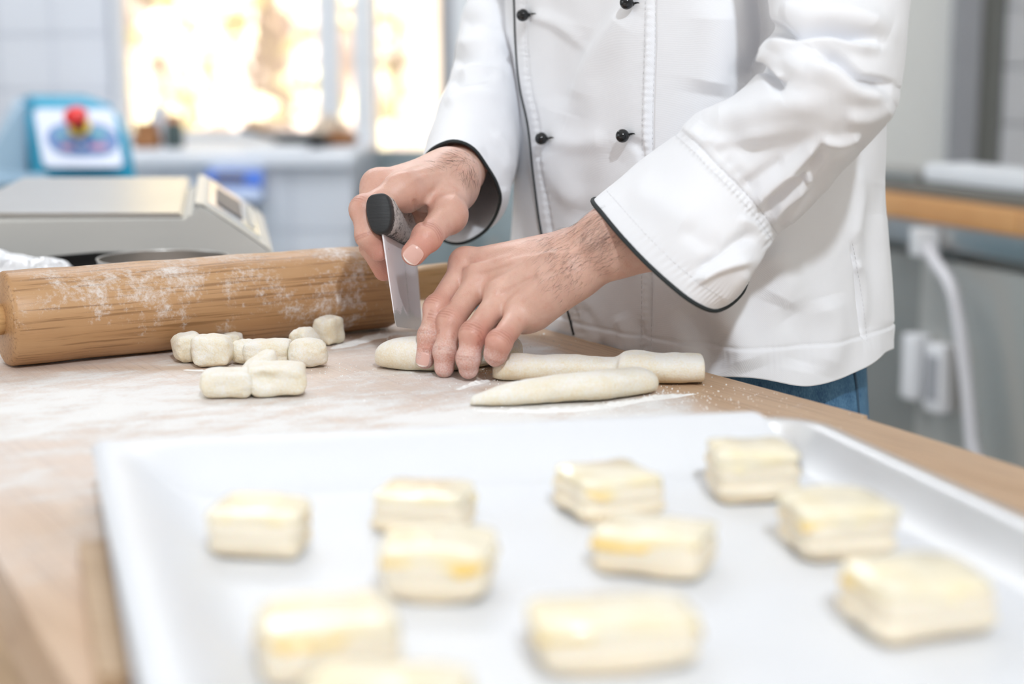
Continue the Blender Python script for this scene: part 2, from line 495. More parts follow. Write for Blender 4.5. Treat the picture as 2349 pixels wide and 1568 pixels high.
# dark pan with pieces at the right of the counter
p = P(690, 332, 4.12); p[2] = zs
pn = empty('frying_pan', p, 'dark shallow pan on the window counter near the pier', 'pan')
v, f = lathe([(0, 0), (.055, 0), (.075, .028), (.078, .03), (.072, .03), (.053, .005), (0, .005)], 36, Matrix.Translation(p)); mesh('bowl', v, f, m_black, pn)
v, f = tube([p + (-.07, .02, .026), p + (-.16, .06, .045)], .008, 8); mesh('handle', v, f, m_black, pn)
def loaf(px, py, Y, sz, label, ml, z0=zs):
    p = P(px, py, Y); p[2] = z0
    bm = bmesh.new(); bmesh.ops.create_icosphere(bm, subdivisions=3, radius=1)
    for v in bm.verts:
        q = np.array(v.co); d = 1 + .12 * vnoise(q * 2 + px)
        v.co = Vector((p[0] + q[0] * sz[0] * d, p[1] + q[1] * sz[1] * d, p[2] + sz[2] * max(0, q[2] * d + .75)))
    tag(from_bm('bread_roll', bm, ml, None, True), label, 'bread', 'bread by the window')
loaf(775, 320, 4.2, (.05, .04, .022), 'brown crusty roll on the window counter beside the pier', m_brown)
loaf(752, 300, 4.36, (.045, .035, .04), 'pale floury roll on the window counter behind the brown roll', varied('pale_crust', (.62, .48, .36), (.7, .6, .48), 30))

# white tray lying on the counter
box_p = P(640, 345, 4.0)
tag(box('cutting_mat', (box_p[0] - .07, 3.92, zs), (box_p[0] + .07, 4.12, zs + .012), m_white, None, 0.005), 'white cutting mat lying on the pale window counter', 'mat')

# ------------------------------------------------------------------ scale indicator on the counter front
Yi = 3.80
ind = empty('scale_indicator', P(530, 430, Yi), 'blue weight indicator with dark display fixed to the tiled counter', 'indicator')
A_, B_, C_, D_ = P(455, 458, 3.74), P(598, 462, 3.74), P(604, 388, 3.80), P(478, 385, 3.80)
def hexa(name, front, back, mt, parent, bev=0.004):
    bm = bmesh.new()
    a = [bm.verts.new(tuple(p)) for p in front]; b = [bm.verts.new(tuple(p)) for p in back]
    n = len(a)
    bm.faces.new(a); bm.faces.new(b[::-1])
    for i in range(n): bm.faces.new((a[i], a[(i + 1) % n], b[(i + 1) % n], b[i]))
    if bev: bmesh.ops.bevel(bm, geom=list(bm.edges), offset=bev, segments=2, affect='EDGES')
    return from_bm(name, bm, mt, parent, 'auto')
mid = lambda a, b, t: a + (b - a) * t
off = np.array([0, .045, 0.0])
hexa('housing', [A_, B_, C_, D_], [p * (1, 0, 1) + (0, 3.845, -.0) for p in (A_, B_, C_, D_)], m_lightblue, ind)
fo = np.array([0, -.004, .001])
hexa('face', [mid(D_, A_, .55) + fo, mid(C_, B_, .55) + fo * 1, mid(C_, B_, .06) + fo, mid(D_, A_, .06) + fo], [mid(D_, A_, .55), mid(C_, B_, .55), mid(C_, B_, .06), mid(D_, A_, .06)], m_royal, ind, 0)
q = lambda s, t: mid(mid(D_, C_, s), mid(A_, B_, s), t)
f2 = fo * 2
hexa('display', [q(.18, .44) + f2, q(.70, .44) + f2, q(.70, .16) + f2, q(.18, .16) + f2], [q(.22, .42), q(.68, .42), q(.68, .2), q(.22, .2)], m_lcd, ind, 0)
box('bracket', (A_[0] + .04, 3.83, A_[2] - .03), (B_[0] - .04, 3.86, A_[2] + .03), m_midpost, ind)

# ------------------------------------------------------------------ blue dough machine
mc = empty('dough_machine', P(190, 300, 3.1) * (1, 1, 0), 'blue floor-standing dough machine with round-cornered control panel and red stop button', 'machine')
Fr = [P(92, 560, 2.86), P(330, 560, 2.86), P(314, 408, 2.88), P(297, 320, 2.94), P(268, 250, 2.99), P(245, 233, 3.0), P(66, 232, 3.0), P(60, 250, 2.99)]
Bk = [p + np.array([-.14, .42, 0]) for p in Fr]
hexa('control_head', Fr, Bk, m_blue, mc, 0.012)
def fp(px, py, lift=0.0):   # point on the sloping face of the control head
    s = (408 - py) / (408 - 233)
    return P(px, py, 2.878 + s * .118 - lift)
def patch(name, pts, mt, lift, parent=mc):
    hexa(name, [fp(x, y, lift) for x, y in pts], [fp(x, y, -.004) for x, y in pts], mt, parent, 0)
def rr(x0, y0, x1, y1, r, n=6):
    o = []
    for cx, cy, a0 in ((x1 - r, y0 + r, -90), (x1 - r, y1 - r, 0), (x0 + r, y1 - r, 90), (x0 + r, y0 + r, 180)):
        for k in range(n + 1):
            a = math.radians(a0 + 90 * k / n); o.append((cx + r * math.cos(a), cy + r * math.sin(a)))
    return o[::-1]
sk = lambda pts: [(x + (y - 315) * .19, y) for x, y in pts]
patch('control_panel', sk(rr(88, 249, 272, 383, 14)), m_panelw, .004)
lens = []
for k in range(40):
    a = 2 * math.pi * k / 40; c, s = math.cos(a), math.sin(a)
    lens.append((188 + 82 * np.sign(c) * abs(c) ** .55, 320 + 38 * np.sign(s) * abs(s) ** 1.1 * 1.0))
patch('film', sk(lens)[::-1], m_navy, .0055)
for x, y, w_, h_, mm in ((142, 308, 24, 16, m_teal), (226, 306, 38, 18, m_teal), (150, 337, 26, 11, m_pinkkey), (222, 336, 40, 12, m_pinkkey), (184, 332, 14, 10, m_panelw)):
    patch('key', sk(rr(x - w_ / 2, y - h_ / 2, x + w_ / 2, y + h_ / 2, 4, 3)), mm, .008)
c0 = fp(180, 290, .0)
nrm = np.cross(fp(260, 300) - fp(100, 300), fp(180, 250) - fp(180, 380)); nrm /= np.linalg.norm(nrm); nrm = nrm if nrm[1] < 0 else -nrm
Mx = Vector(nrm).to_track_quat('Z', 'Y').to_matrix().to_4x4(); Mx.translation = Vector(fp(184, 296))
v, f = lathe([(0, 0), (.021, 0), (.021, .006), (.0, .006)], 28, Mx); sb = mesh('collar', v, f, m_yellow, mc)
v, f = lathe([(0, .006), (.011, .006), (.011, .03), (0, .03)], 24, Mx); mesh('stem', v, f, m_black, sb)
v, f = lathe([(0, .028), (.014, .028), (.021, .033), (.021, .04), (.015, .046), (0, .048)], 28, Mx); mesh('stop_button', v, f, m_red, mc)
hexa('hood', [P(64, 600, 2.97), P(64, 236, 3.02), P(44, 240, 3.02), P(-8, 330, 3.0), P(-160, 560, 2.95), P(-160, 600, 2.95)],
     [p + np.array([-.13, .4, 0]) for p in (P(64, 600, 2.97), P(64, 236, 3.02), P(44, 240, 3.02), P(-8, 330, 3.0), P(-160, 560, 2.95), P(-160, 600, 2.95))], m_paleblue, mc, 0.006)
pb = P(92, 560, 2.9)
box('base', (pb[0] - .25, 2.92, 0.04), (pb[0] + .17, 3.42, pb[2] + .02), m_blue, mc, 0.01)
for dx in (-.2, .12):
    for dy in (2.98, 3.36):
        v, f = lathe([(0, 0), (.02, 0), (.02, .045), (0, .045)], 16, Matrix.Translation((pb[0] + dx, dy, 0))); mesh('foot', v, f, m_black, mc)
# pale blue tub left of it
tb = P(10, 428, 2.5)
ta = tag(mesh('dough_tub', *lathe([(0, tb[2] - .3), (.10, tb[2] - .3), (.125, tb[2]), (.13, tb[2] + .005), (.122, tb[2] + .005), (.1, tb[2] - .29), (0, tb[2] - .29)], 32, Matrix.Translation((tb[0] - .1, 2.62, 0))), m_paleblue), 'pale blue plastic tub behind the weighing scale', 'tub')
stl = empty('stool', (tb[0] - .1, 2.62, 0), 'low steel stand carrying the pale blue tub', 'stand')
v, f = lathe([(0, tb[2] - .32), (.15, tb[2] - .32), (.15, tb[2] - .3), (0, tb[2] - .3)], 24, Matrix.Translation((tb[0] - .1, 2.62, 0))); mesh('seat', v, f, m_steel, stl)
for k in range(4):
    a = .785 + k * 1.571
    v, f = tube([(tb[0] - .1 + .1 * math.cos(a), 2.62 + .1 * math.sin(a), tb[2] - .32), (tb[0] - .1 + .15 * math.cos(a), 2.62 + .15 * math.sin(a), 0)], .01, 8); mesh('leg', v, f, m_steel, stl)

# ------------------------------------------------------------------ right: steel cabinet with timber top
E0, E1 = P(2055, 447, 2.75), P(2349, 487, 2.455)
zc = (E0[2] + E1[2]) / 2; E0[2] = E1[2] = zc
Mc = frame(E0, E1 - E0)         # local x to the right/near, y backwards
Mi = Mc.inverted(); o_l = np.array(Mi @ Vector((0, 0, CZ)))
def onf(px, py, yl=0.0):
    d = np.array(Mi.to_3x3() @ Vector(ray(px, py))); t = (yl - o_l[1]) / d[1]
    return o_l + d * t
fr = empty('refrigerated_counter', E0 * (1, 1, 0), 'steel refrigerated counter with thick timber top behind the person', 'counter')
for k in range(5):
    box('plank', (-.95 + k * .42, 0, -.038), (-.95 + k * .42 + .418, .22, 0), varied('orange_beech', (0.66, 0.36, 0.15), (0.56, 0.28, 0.11), 9, .45) if k == 0 else bpy.data.materials['orange_beech'], fr, 0.003, 2, Mc)
zb = -zc
box('rail', (-.95, .01, -.080), (1.13, .21, -.040), m_steel, fr, 0.003, 2, Mc)
box('body', (-.95, .05, zb + .1), (1.13, .21, -.087), m_steeld, fr, 0.003, 2, Mc)
a = onf(2120, 700, .03)
dA = box('door', (a[0] - .44, .025, zb + .12), (a[0] - .006, .05, -.10), m_steeld, fr, 0.004, 2, Mc)
dB = box('door', (a[0], .02, zb + .12), (a[0] + .50, .05, -.10), mat('steel_door_skin', (.50, .50, .47), .36, .5), fr, 0.004, 2, Mc)
def hdl(px0, px1, py0, py1, door, inner=False):
    p0 = onf(px0, (py0 + py1) / 2, .0); p1 = onf(px1, (py0 + py1) / 2, .0); z0 = onf((px0 + px1) / 2, py1, 0)[2]; z1 = onf((px0 + px1) / 2, py0, 0)[2]
    h = box('handle', (p0[0], -.012, z0), (p1[0], .022, z1), mat('white_handle', (.80, .81, .84), .3), door, 0.007, 3, Mc)
    if inner: box('insert', (p0[0] + .010, -.0145, z0 + .02), (p1[0] - .010, -.011, z1 - .02), m_midpost, door, 0.0, 2, Mc)
hdl(2078, 2112, 765, 915, dA); hdl(2131, 2174, 788, 945, dB, True)
box('plinth', (-.9, .1, zb), (1.1, .20, zb + .1), m_darkpost, fr, 0, 2, Mc)
# hose hanging in front of it
hp = [onf(2125, 560, -.01), onf(2145, 600, -.015), onf(2178, 650, -.03), onf(2196, 720, -.03), onf(2214, 850, -.03), onf(2228, 1000, -.03), onf(2236, 1130, -.03)]
hp = [np.array(Mc @ Vector(p)) for p in hp]; last = hp[-1].copy(); last[2] = 0.0; hp.append(last)
v, f = tube(cr(hp, 40), .0105, 12)
ho = empty('drain_hose', last, 'white hose curving down in front of the steel counter doors', 'hose')
mesh('hose', v, f, mat('white_hose', (.70, .70, .74), .4), ho)
cpos = hp[0]; Mh = Matrix.Translation(Vector(cpos))
box('clip', (-.022, -.006, -.02), (.022, .03, .025), m_white, ho, .004, 2, Mh)
# things on that counter
a = onf(2105, 430, .05); b = onf(2330, 445, .05)
tag(box('white_slab', (a[0] + .0, .06, .0215), (b[0] + .06, .16, .052), m_white, None, .006, 2, Mc), 'white rectangular slab lying on a dark board on the timber top', 'board')
tag(box('baking_sheet', (-.9, .03, 0), (b[0] + .08, .18, .020), m_darkpost, None, .004, 2, Mc), 'dark flat baking sheet under the white slab', 'tray')
tag(box('steel_lid', (-.86, .05, .0205), (a[0] - .012, .15, .034), m_steel, None, .004, 2, Mc), 'thin steel lid beside the white slab on the dark sheet', 'lid')
a = onf(2340, 470, .02)
wbk = empty('wicker_basket', np.array(Mc @ Vector((a[0] + .065, .10, 0))), 'tan basket with white cloth on the counter, cut by the picture edge', 'basket')
Mb = Mc @ Matrix.Translation((a[0] + .075, .09, 0.0))
v, f = lathe([(0, 0.001), (.06, 0.001), (.072, .04), (.08, .085), (.075, .085), (.058, .01), (0, .01)], 32, Mb); mesh('basket', v, f, varied('wicker', (.52, .38, .24), (.4, .27, .15), 60, .8, 0, .6, .003), wbk)
v, f = lathe([(.062, .012), (.078, .03), (.086, .05), (.083, .05), (.07, .02)], 32, Mb); mesh('cloth', v, f, m_white, wbk)
# ------------------------------------------------------------------ worktop table
def lineX(p, q, t): return p + (q - p) * t
CA, CB = T(1215, 745), T(1990, 953)
NA, NB = T(1985, 959), T(2349, 1073)
LA, LB = T(0, 1293), T(155, 1568)
td = (CA - CB); td /= np.linalg.norm(td)          # along the table, away from camera
tn = np.array([td[1], -td[0], 0])                 # towards the person
tdir_ang = math.atan2(td[1], td[0])
def seg(p, q, s):   # point on line p->q whose projection on td from CB is s
    d = (q - p); k = (s - (p - CB) @ td) / (d @ td); return p + d * k
s_far, s_mid = 1.12, 0.0
def wood_nodes(t, vec, c1, c2, c3, gs=1.0):
    """vec: coordinates with x along the grain"""
    mp = t.n('ShaderNodeMapping'); mp.inputs['Scale'].default_value = (1.6 * gs, 26 * gs, 26 * gs); t.l(vec, mp.inputs['Vector'])
    broad = t.noise(mp.outputs['Vector'], 1.6, 3, .5, .3)
    mp2 = t.n('ShaderNodeMapping'); mp2.inputs['Scale'].default_value = (9 * gs, 420 * gs, 420 * gs); t.l(vec, mp2.inputs['Vector'])
    fine = t.noise(mp2.outputs['Vector'], 1.0, 3, .6)
    base = t.ramp(broad, [(.3, c1), (.7, c2)])
    pores = t.maprange(fine, .50, .68)
    return t.mix(t.math('MULTIPLY', pores, .75), base, c3), fine
m_wt = mat('oiled_wood_worktop', (.5, .35, .24), .5); t = NT(m_wt)
v_ = t.obj()
wc, fine = wood_nodes(t, v_, (.56, .375, .235), (.66, .475, .325), (.38, .235, .14))
den = t.attr('flour')
nv = t.n('ShaderNodeMapping'); nv.inputs['Scale'].default_value = (2.2, 1.0, 1.0); nv.inputs['Rotation'].default_value = (0, 0, math.radians(8)); t.l(v_, nv.inputs['Vector'])
n1 = t.noise(nv.outputs['Vector'], 14, 6, .62, .5); n2 = t.noise(v_, 420, 4, .7)
n4 = t.noise(nv.outputs['Vector'], 46, 5, .7, .6)
mm = t.math('ADD', t.math('MULTIPLY', t.math('SUBTRACT', n1, .5), 1.7), den)
mm = t.math('ADD', mm, t.math('MULTIPLY', t.math('SUBTRACT', n4, .5), .9))
mm = t.math('ADD', mm, t.math('MULTIPLY', t.math('SUBTRACT', n2, .5), .55))
msk = t.maprange(mm, .32, .95)
film = t.math('MULTIPLY', t.maprange(den, .05, .6), .55)
wc2 = t.mix(film, wc, (.86, .80, .785))
t.color(t.mix(msk, wc2, (.86, .855, .85)))
t.rough(t.maprange(msk, 0, 1, .48, .95))
hgt = t.math('ADD', t.math('MULTIPLY', msk, 1.0), t.math('MULTIPLY', n2, .35))
t.normal(t.bump(hgt, .55, .0012))
m_wside = mat('worktop_side_wood', (.42, .27, .15), .55); t = NT(m_wside)
wc, fine = wood_nodes(t, t.obj(), (.52, .36, .22), (.60, .43, .28), (.34, .22, .13)); t.color(wc)

tbl = bpy.data.objects.new('work_table', None); tbl.location = (CB[0], CB[1], 0); tbl.rotation_euler = (0, 0, tdir_ang); C.objects.link(tbl)
tag(tbl, 'long flour-dusted wooden work table the person leans against', 'table')
MT = parent_world(tbl); MTi = MT.inverted(); MTi3 = np.array(MTi)
def tloc(p): return np.asarray(p) @ MTi3[:3, :3].T + MTi3[:3, 3]
def density(w):
    px, py = proj(w)
    blobs = [(500, 940, 420, 70, .22), (150, 930, 300, 60, .2), (1250, 950, 260, 28, .35), (1620, 903, 120, 20, .45), (1290, 790, 120, 28, .42),
             (850, 775, 90, 18, -.25), (700, 870, 160, 25, -.12), (1120, 850, 60, 16, -.5), (1430, 800, 110, 22, -.42), (1560, 835, 90, 15, -.35),
             (1010, 762, 70, 14, .35), (960, 880, 140, 22, .05), (1000, 930, 60, 22, -.1), (100, 1200, 260, 80, -.26), (60, 1420, 260, 130, -.22),
             (900, 965, 300, 30, .15), (1700, 960, 120, 20, .1), (350, 845, 350, 8, -.25), (1150, 893, 60, 10, -.2), (1420, 925, 120, 12, .1), (560, 960, 120, 10, -.15)]
    d = np.full(px.shape, .54)
    for x, y, rx, ry, v in blobs:
        d += v * np.exp(-((px - x) / rx) ** 2 - ((py - y) / ry) ** 2)
    # bare timber along the person's edge
    e = (CB - w) @ tn                                   # distance in from the edge
    s = (w - CB) @ td
    bare = 1 - sstep(.012 + .03 * sstep(.45, .1, s), .046 + .055 * sstep(.42, .05, s), e)
    d = d * (1 - bare) + .03 * bare
    d *= sstep(-.12, .02, s) * .75 + .25
    return np.clip(d, 0, 1.1)
svals = np.unique(np.concatenate([np.linspace(-1.3, -.35, 10), np.linspace(-.35, .75, 300), np.linspace(.75, s_far, 12)]))
def top_board(name, s0, s1, Ra, Rb, thick=.036):
    sv = svals[(svals > s0) & (svals < s1)]; sv = np.concatenate([[s0], sv, [s1]])
    tv = np.linspace(0, 1, 180)
    R = np.array([seg(Ra, Rb, s) for s in sv]); L = np.array([seg(LA, LB, s) for s in sv])
    g = R[:, None] * (1 - tv[None, :, None]) + L[:, None] * tv[None, :, None]
    n, m = g.shape[:2]
    w = g.reshape(-1, 3); fl = density(w)
    f = grid_faces(n, m)
    # skirt
    loop = [i * m for i in range(n)] + [(n - 1) * m + j for j in range(1, m)] + [i * m + m - 1 for i in range(n - 2, -1, -1)] + [j for j in range(m - 2, 0, -1)]
    low = w[loop] - (0, 0, thick); base = len(w)
    k = len(loop)
    sf = np.array([[loop[i], loop[(i + 1) % k], base + (i + 1) % k, base + i] for i in range(k)])
    c = [base + 0, base + n - 1, base + n + m - 2, base + 2 * n + m - 3]
    F = np.concatenate([f, sf, np.array([c[::-1]])])
    V = tloc(np.concatenate([w, low]))
    o = mesh(name, V, F[:, ::-1].copy(), m_wt, tbl, False, {'flour': np.concatenate([fl, fl[loop] * .0])}, world_space=False)
    return o
top_board('worktop', s_mid, s_far, CA, CB)
top_board('worktop', -1.25, s_mid - .0004, NA, NB)
# under-frame
for y0, y1 in ((.03, .055), (.50, .525)):
    box('apron', (-1.2, y0, TZ - .13), (s_far - .05, y1, TZ - .037), m_wside, tbl, 0, 2, None).matrix_parent_inverse = Matrix()
for x0 in (-1.17, -.05, s_far - .12):
    for y0 in (.05, .455):
        o = box('leg', (x0, y0, 0), (x0 + .05, y0 + .05, TZ - .037), m_steel, tbl, .003); o.matrix_parent_inverse = Matrix()
# ------------------------------------------------------------------ baking tray, parchment, pastries
RZ = TZ + 0.027
BR, BL = T(1850, 950, RZ), T(228, 1016, RZ)
RF = T(2349, 1168, RZ)
tx = (BL - BR); tray_w = np.linalg.norm(tx); tx /= tray_w
ty = np.array([-tx[1], tx[0], 0.0]); ty = ty if ty[1] < 0 else -ty
k_ = (RF - BR); sk_ = (k_ @ tx) / (k_ @ ty)      # small skew measured on the right rim
ty = ty + tx * np.clip(sk_, -.12, .12); ty /= np.linalg.norm(ty)
tray_l = 0.47
def TR(x, y, z): return BR + tx * x + ty * y + np.array([0, 0, z - RZ])
def rrloop(inset, r, z, n=8):
    o = []
    x0, x1, y0, y1 = inset, tray_w - inset, inset, tray_l - inset
    for cx, cy, a0 in ((x1 - r, y1 - r, 0), (x0 + r, y1 - r, 90), (x0 + r, y0 + r, 180), (x1 - r, y0 + r, 270)):
        for k in range(n + 1):
            a = math.radians(a0 + 90 * k / n); o.append(TR(cx + r * math.cos(a), cy + r * math.sin(a), z))
    return o
loops = [rrloop(.030, .012, TZ + .0022), rrloop(.024, .014, TZ + .0022), rrloop(.020, .016, TZ + .004), rrloop(.009, .024, RZ - .003), rrloop(.0075, .025, RZ - .0005), rrloop(.0065, .026, RZ),
         rrloop(.001, .030, RZ), rrloop(0, .031, RZ - .001), rrloop(0, .031, RZ - .0035), rrloop(.002, .03, RZ - .0045), rrloop(.006, .027, RZ - .003), rrloop(.009, .024, RZ - .006), rrloop(.021, .015, TZ + .0006), rrloop(.027, .012, TZ + .0004)]
Lm = len(loops[0]); Vt = np.array(loops).reshape(-1, 3)
Ft = grid_faces(len(loops), Lm, True).tolist() + [tuple(range(Lm)), tuple((len(loops) - 1) * Lm + i for i in range(Lm))[::-1]]
tray = mesh('baking_tray', Vt, Ft, m_alu); tray.data.set_sharp_from_angle(angle=.9)
tag(tray, 'shallow aluminium baking tray on the near end of the table', 'tray')

m_parch = mat('baking_parchment', (.79, .81, .85), .42); t = NT(m_parch)
t.normal(t.bump(t.noise(t.obj(), 16, 2), .05, .002))
t.b.inputs['Subsurface Weight'].default_value = 0.0
xr = np.linspace(0, 1, 120); yr = np.linspace(0, 1, 140)
# sheet in tray coordinates: x from the right inner corner to beyond the left rim
X, Y_ = np.meshgrid(xr, yr, indexing='ij')
xs0 = .0205 + .0 * Y_
back = sstep(.05, .0, Y_ * tray_l)                    # near the back wall the right border steps in
xs0 = xs0 + .012 * back
xx = xs0 + (tray_w + .004 - .0 * Y_ - xs0) * X
yy = -.007 + (tray_l - .02) * Y_
def wall(d, d0, d1): return sstep(d1, d0, d)
hz = 1 - (1 - wall(yy, .006, .040)) * (1 - wall(tray_w - xx, .004, .046))
z_ = TZ + .0045 + (RZ - TZ - .0022) * hz
z_ -= .010 * sstep(.002, -.014, yy) + .012 * sstep(.002, -.014, tray_w - xx)
pp = np.stack([xx, yy, 0 * xx], -1)
z_ += (.0009 * fbm(pp * 14, 3) + .0009) * (1 - hz) * .9 + .0022 * vnoise(pp * 9, 9) * hz * sstep(.0, .05, tray_w - xx + .05)
V = BR + tx * xx[..., None] + ty * yy[..., None]; V[..., 2] = z_
o = mesh('parchment_sheet', V.reshape(-1, 3), grid_faces(120, 140), m_parch)
tag(o, 'white baking parchment lining the tray under the pastries', 'paper')

q0_, q1_ = T(214, 1275), T(266, 1590)  # strip added in place of the dark shade along the tray's left side
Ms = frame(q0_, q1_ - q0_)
tag(box('shade_strip', (0, -.006, .0003), (float(np.linalg.norm(q1_ - q0_)), .006, .0075), m_wside, None, .001, 2, Ms), 'thin wood-coloured strip added for the dark shade band beside the near left side of the tray', 'strip')
m_pastry = mat('raw_puff_pastry', (.88, .76, .57), .5); t = NT(m_pastry)
v_ = t.obj((12, 12, 260)); n1 = t.noise(v_, 1.0, 3, .5, .2)
side = t.ramp(n1, [(.36, (.82, .67, .46)), (.5, (.89, .79, .62)), (.66, (.91, .84, .71))])
t.color(side); t.normal(t.bump(n1, .5, .0012))
t.b.inputs['Subsurface Weight'].default_value = .15; t.b.inputs['Subsurface Radius'].default_value = (.01, .007, .004); t.b.inputs['Subsurface Scale'].default_value = .4
m_egg = mat('egg_wash', (.95, .76, .36), .14); t = NT(m_egg)
ny = t.math('ADD', t.math('MULTIPLY', t.noise(t.obj(), 60, 3, .5), .75), t.math('MULTIPLY', t.attr('run'), .85))
t.color(t.ramp(ny, [(.30, (.92, .85, .67)), (.55, (.93, .80, .50)), (.90, (.93, .64, .18))]))
t.b.inputs['Coat Weight'].default_value = .35
def cube_grid(n):
    u = np.linspace(-1, 1, n + 1); vs, fs, base = [], [], 0
    idx = {}
    for ax in range(3):
        for s in (-1, 1):
            A, B = np.meshgrid(u, u, indexing='ij')
            q = np.zeros(A.shape + (3,)); q[..., ax] = s; q[..., (ax + 1) % 3] = A; q[..., (ax + 2) % 3] = B
            f = grid_faces(n + 1, n + 1) + base
            if s > 0: f = f[:, ::-1]
            vs.append(q.reshape(-1, 3)); fs.append(f); base += (n + 1) ** 2
    V = np.concatenate(vs); F = np.concatenate(fs)
    key = np.round(V * 1000).astype(int); _, first, inv = np.unique(key, axis=0, return_index=True, return_inverse=True)
    return V[first], inv.ravel()[F][:, ::-1]
CG = cube_grid(20)
def block_shape(dims, seed, p=5.0, amp=.05, warp=None):
    q = CG[0].copy()
    q = q / (np.abs(q) ** p).sum(1)[:, None] ** (1 / p)
    d = 1 + amp * fbm(q * 1.3 + seed * 7.7, seed, 3)
    q = q * d[:, None]
    q = q + .5 * amp * np.stack([vnoise(q * 1.1 + 3 + seed, seed + 1), vnoise(q * 1.1 + 9 + seed, seed + 2), 0 * d], -1)
    if warp is not None: q = warp(q)
    v = q * np.array(dims) / 2
    v[:, 2] -= v[:, 2].min()
    return v
def place(v, base, rz):
    c, s = math.cos(rz), math.sin(rz)
    return np.stack([v[:, 0] * c - v[:, 1] * s, v[:, 0] * s + v[:, 1] * c, v[:, 2]], -1) + base
def pastry(px, py, dims, deg, seed, label, lean=0.0):
    """px,py: middle of the lower front edge in the photograph"""
    rz = math.radians(deg); base = T(px, py, TZ + .0052)
    fwd = np.array([-math.sin(rz), math.cos(rz), 0])
    base = base + fwd * dims[1] / 2
    def warp(q):
        q = q.copy(); z = q[:, 2]
        lay = .028 * np.sin(z * 9.5 + .8 * vnoise(q * 1.5 + seed, seed)) * sstep(1.0, .8, np.abs(z))
        q[:, 0] *= 1 + lay + .03 * z * (1 if seed % 2 else -1); q[:, 1] *= 1 + lay
        q[:, 2] = z * (1 + .10 * vnoise(np.stack([q[:, 0], q[:, 1], 0 * z], -1) * .9 + seed * 3, seed + 5)) + lean * q[:, 0] * (z + 1) * .25
        return q
    v = place(block_shape(dims, seed, 6.5, .085, warp), base, rz)
    e = empty('pastry', tuple(base), label, 'pastry', 'puff pastry pieces on the tray', rz)
    inv = np.array(parent_world(e).inverted())
    loc = v @ inv[:3, :3].T + inv[:3, 3]
    mesh('dough_body', loc, CG[1], m_pastry, e, True, None, False)
    # egg wash: skin over the top faces with a ragged border and a drip
    fc = loc[CG[1]].mean(1); q0 = CG[0][CG[1]].mean(1)
    hh = dims[2]
    ang = np.arctan2(q0[:, 1], q0[:, 0])
    drip = hh * (.80 - .22 * np.clip(vnoise(np.stack([np.cos(ang) * 2.2, np.sin(ang) * 2.2, ang * 0 + seed], -1), seed), -.2, 1) - .3 * np.exp(-((ang + .35 - (seed % 3) * .4) / .22) ** 2))
    keep = (fc[:, 2] > drip)
    F = CG[1][keep]; u, invi = np.unique(F, return_inverse=True)
    c = loc.mean(0); n = loc[u] - c; n /= np.linalg.norm(n, axis=1)[:, None]
    mesh('egg_wash', loc[u] + n * .0006, invi.reshape(F.shape), m_egg, e, True, {'run': np.clip(sstep(.93, .70, loc[u][:, 2] / hh) * (.4 + .6 * vnoise(loc[u] * 60, seed)), 0, 1)}, False)
PAS = [
 (578, 1292, (.041, .034, .0225), -6, 1, 'puff pastry piece farthest left on the parchment, its front corner split by a yellow dip'),
 (950, 1236, (.042, .038, .0195), -12, 2, 'pale puff pastry piece directly behind the glossiest one left of the tray middle'),
 (990, 1394, (.043, .040, .0225), -7, 3, 'glossy puff pastry piece with yellow right corner, in front of a paler one'),
 (1440, 1200, (.042, .040, .0205), 24, 4, 'yellow-topped puff pastry cube behind the slumped one with the split front'),
 (1470, 1334, (.046, .038, .0190), -22, 5, 'slumped puff pastry piece with split front and bright yellow right edge'),
 (1745, 1162, (.041, .037, .0255), 6, 6, 'tall layered puff pastry cube nearest the far right corner of the tray'),
 (1960, 1294, (.043, .038, .0230), 13, 7, 'layered puff pastry block beside the tray wall with one small yellow dab on its front'),
 (2170, 1484, (.048, .042, .0230), 18, 8, 'large puff pastry block at the near right of the tray, tilted with an arched front'),
 (1432, 1556, (.057, .034, .0190), 8, 9, 'wide plain puff pastry slab in the near middle of the tray'),
 (770, 1580, (.048, .040, .0220), 14, 10, 'rounded puff pastry piece at near left with a yellow notch on its front'),
 (850, 1765, (.048, .040, .0200), -8, 11, 'puff pastry piece cut by the lower picture edge, in front of the notched one'),
]
for a in PAS: pastry(*a)

# ------------------------------------------------------------------ dough
m_dough = mat('floured_dough', (.88, .80, .65), .7); t = NT(m_dough)
v_ = t.obj(); n1 = t.noise(v_, 48, 4, .6); n2 = t.noise(v_, 700, 3, .75)
mm = t.math('ADD', t.math('MULTIPLY', n1, .5), t.math('MULTIPLY', n2, .5))
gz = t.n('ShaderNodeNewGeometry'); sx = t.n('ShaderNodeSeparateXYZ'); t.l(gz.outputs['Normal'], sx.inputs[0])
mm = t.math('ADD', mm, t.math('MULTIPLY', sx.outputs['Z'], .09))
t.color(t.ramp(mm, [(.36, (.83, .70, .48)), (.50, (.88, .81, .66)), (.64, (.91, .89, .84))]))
t.normal(t.bump(mm, .9, .0014))
t.b.inputs['Subsurface Weight'].default_value = .12; t.b.inputs['Subsurface Radius'].default_value = (.01, .007, .004); t.b.inputs['Subsurface Scale'].default_value = .4
def dough(px, py, dims, deg, seed, label, p=4.0, amp=.10, warp=None, back=.5):
    rz = math.radians(deg); base = T(px, py, TZ + .0003)
    fwd = np.array([-math.sin(rz), math.cos(rz), 0]); base = base + fwd * dims[1] * back
    v = place(block_shape(dims, seed, p, amp * 1.5, warp), base, rz)
    # wrinkles
    v[:, 2] = np.where(v[:, 2] < TZ + .0008, v[:, 2], v[:, 2] + .0006 * fbm(v * 160, seed, 3))
    tag(mesh('dough_piece', v, CG[1], m_dough), label, 'dough', 'cut dough pieces by the rolling pin')
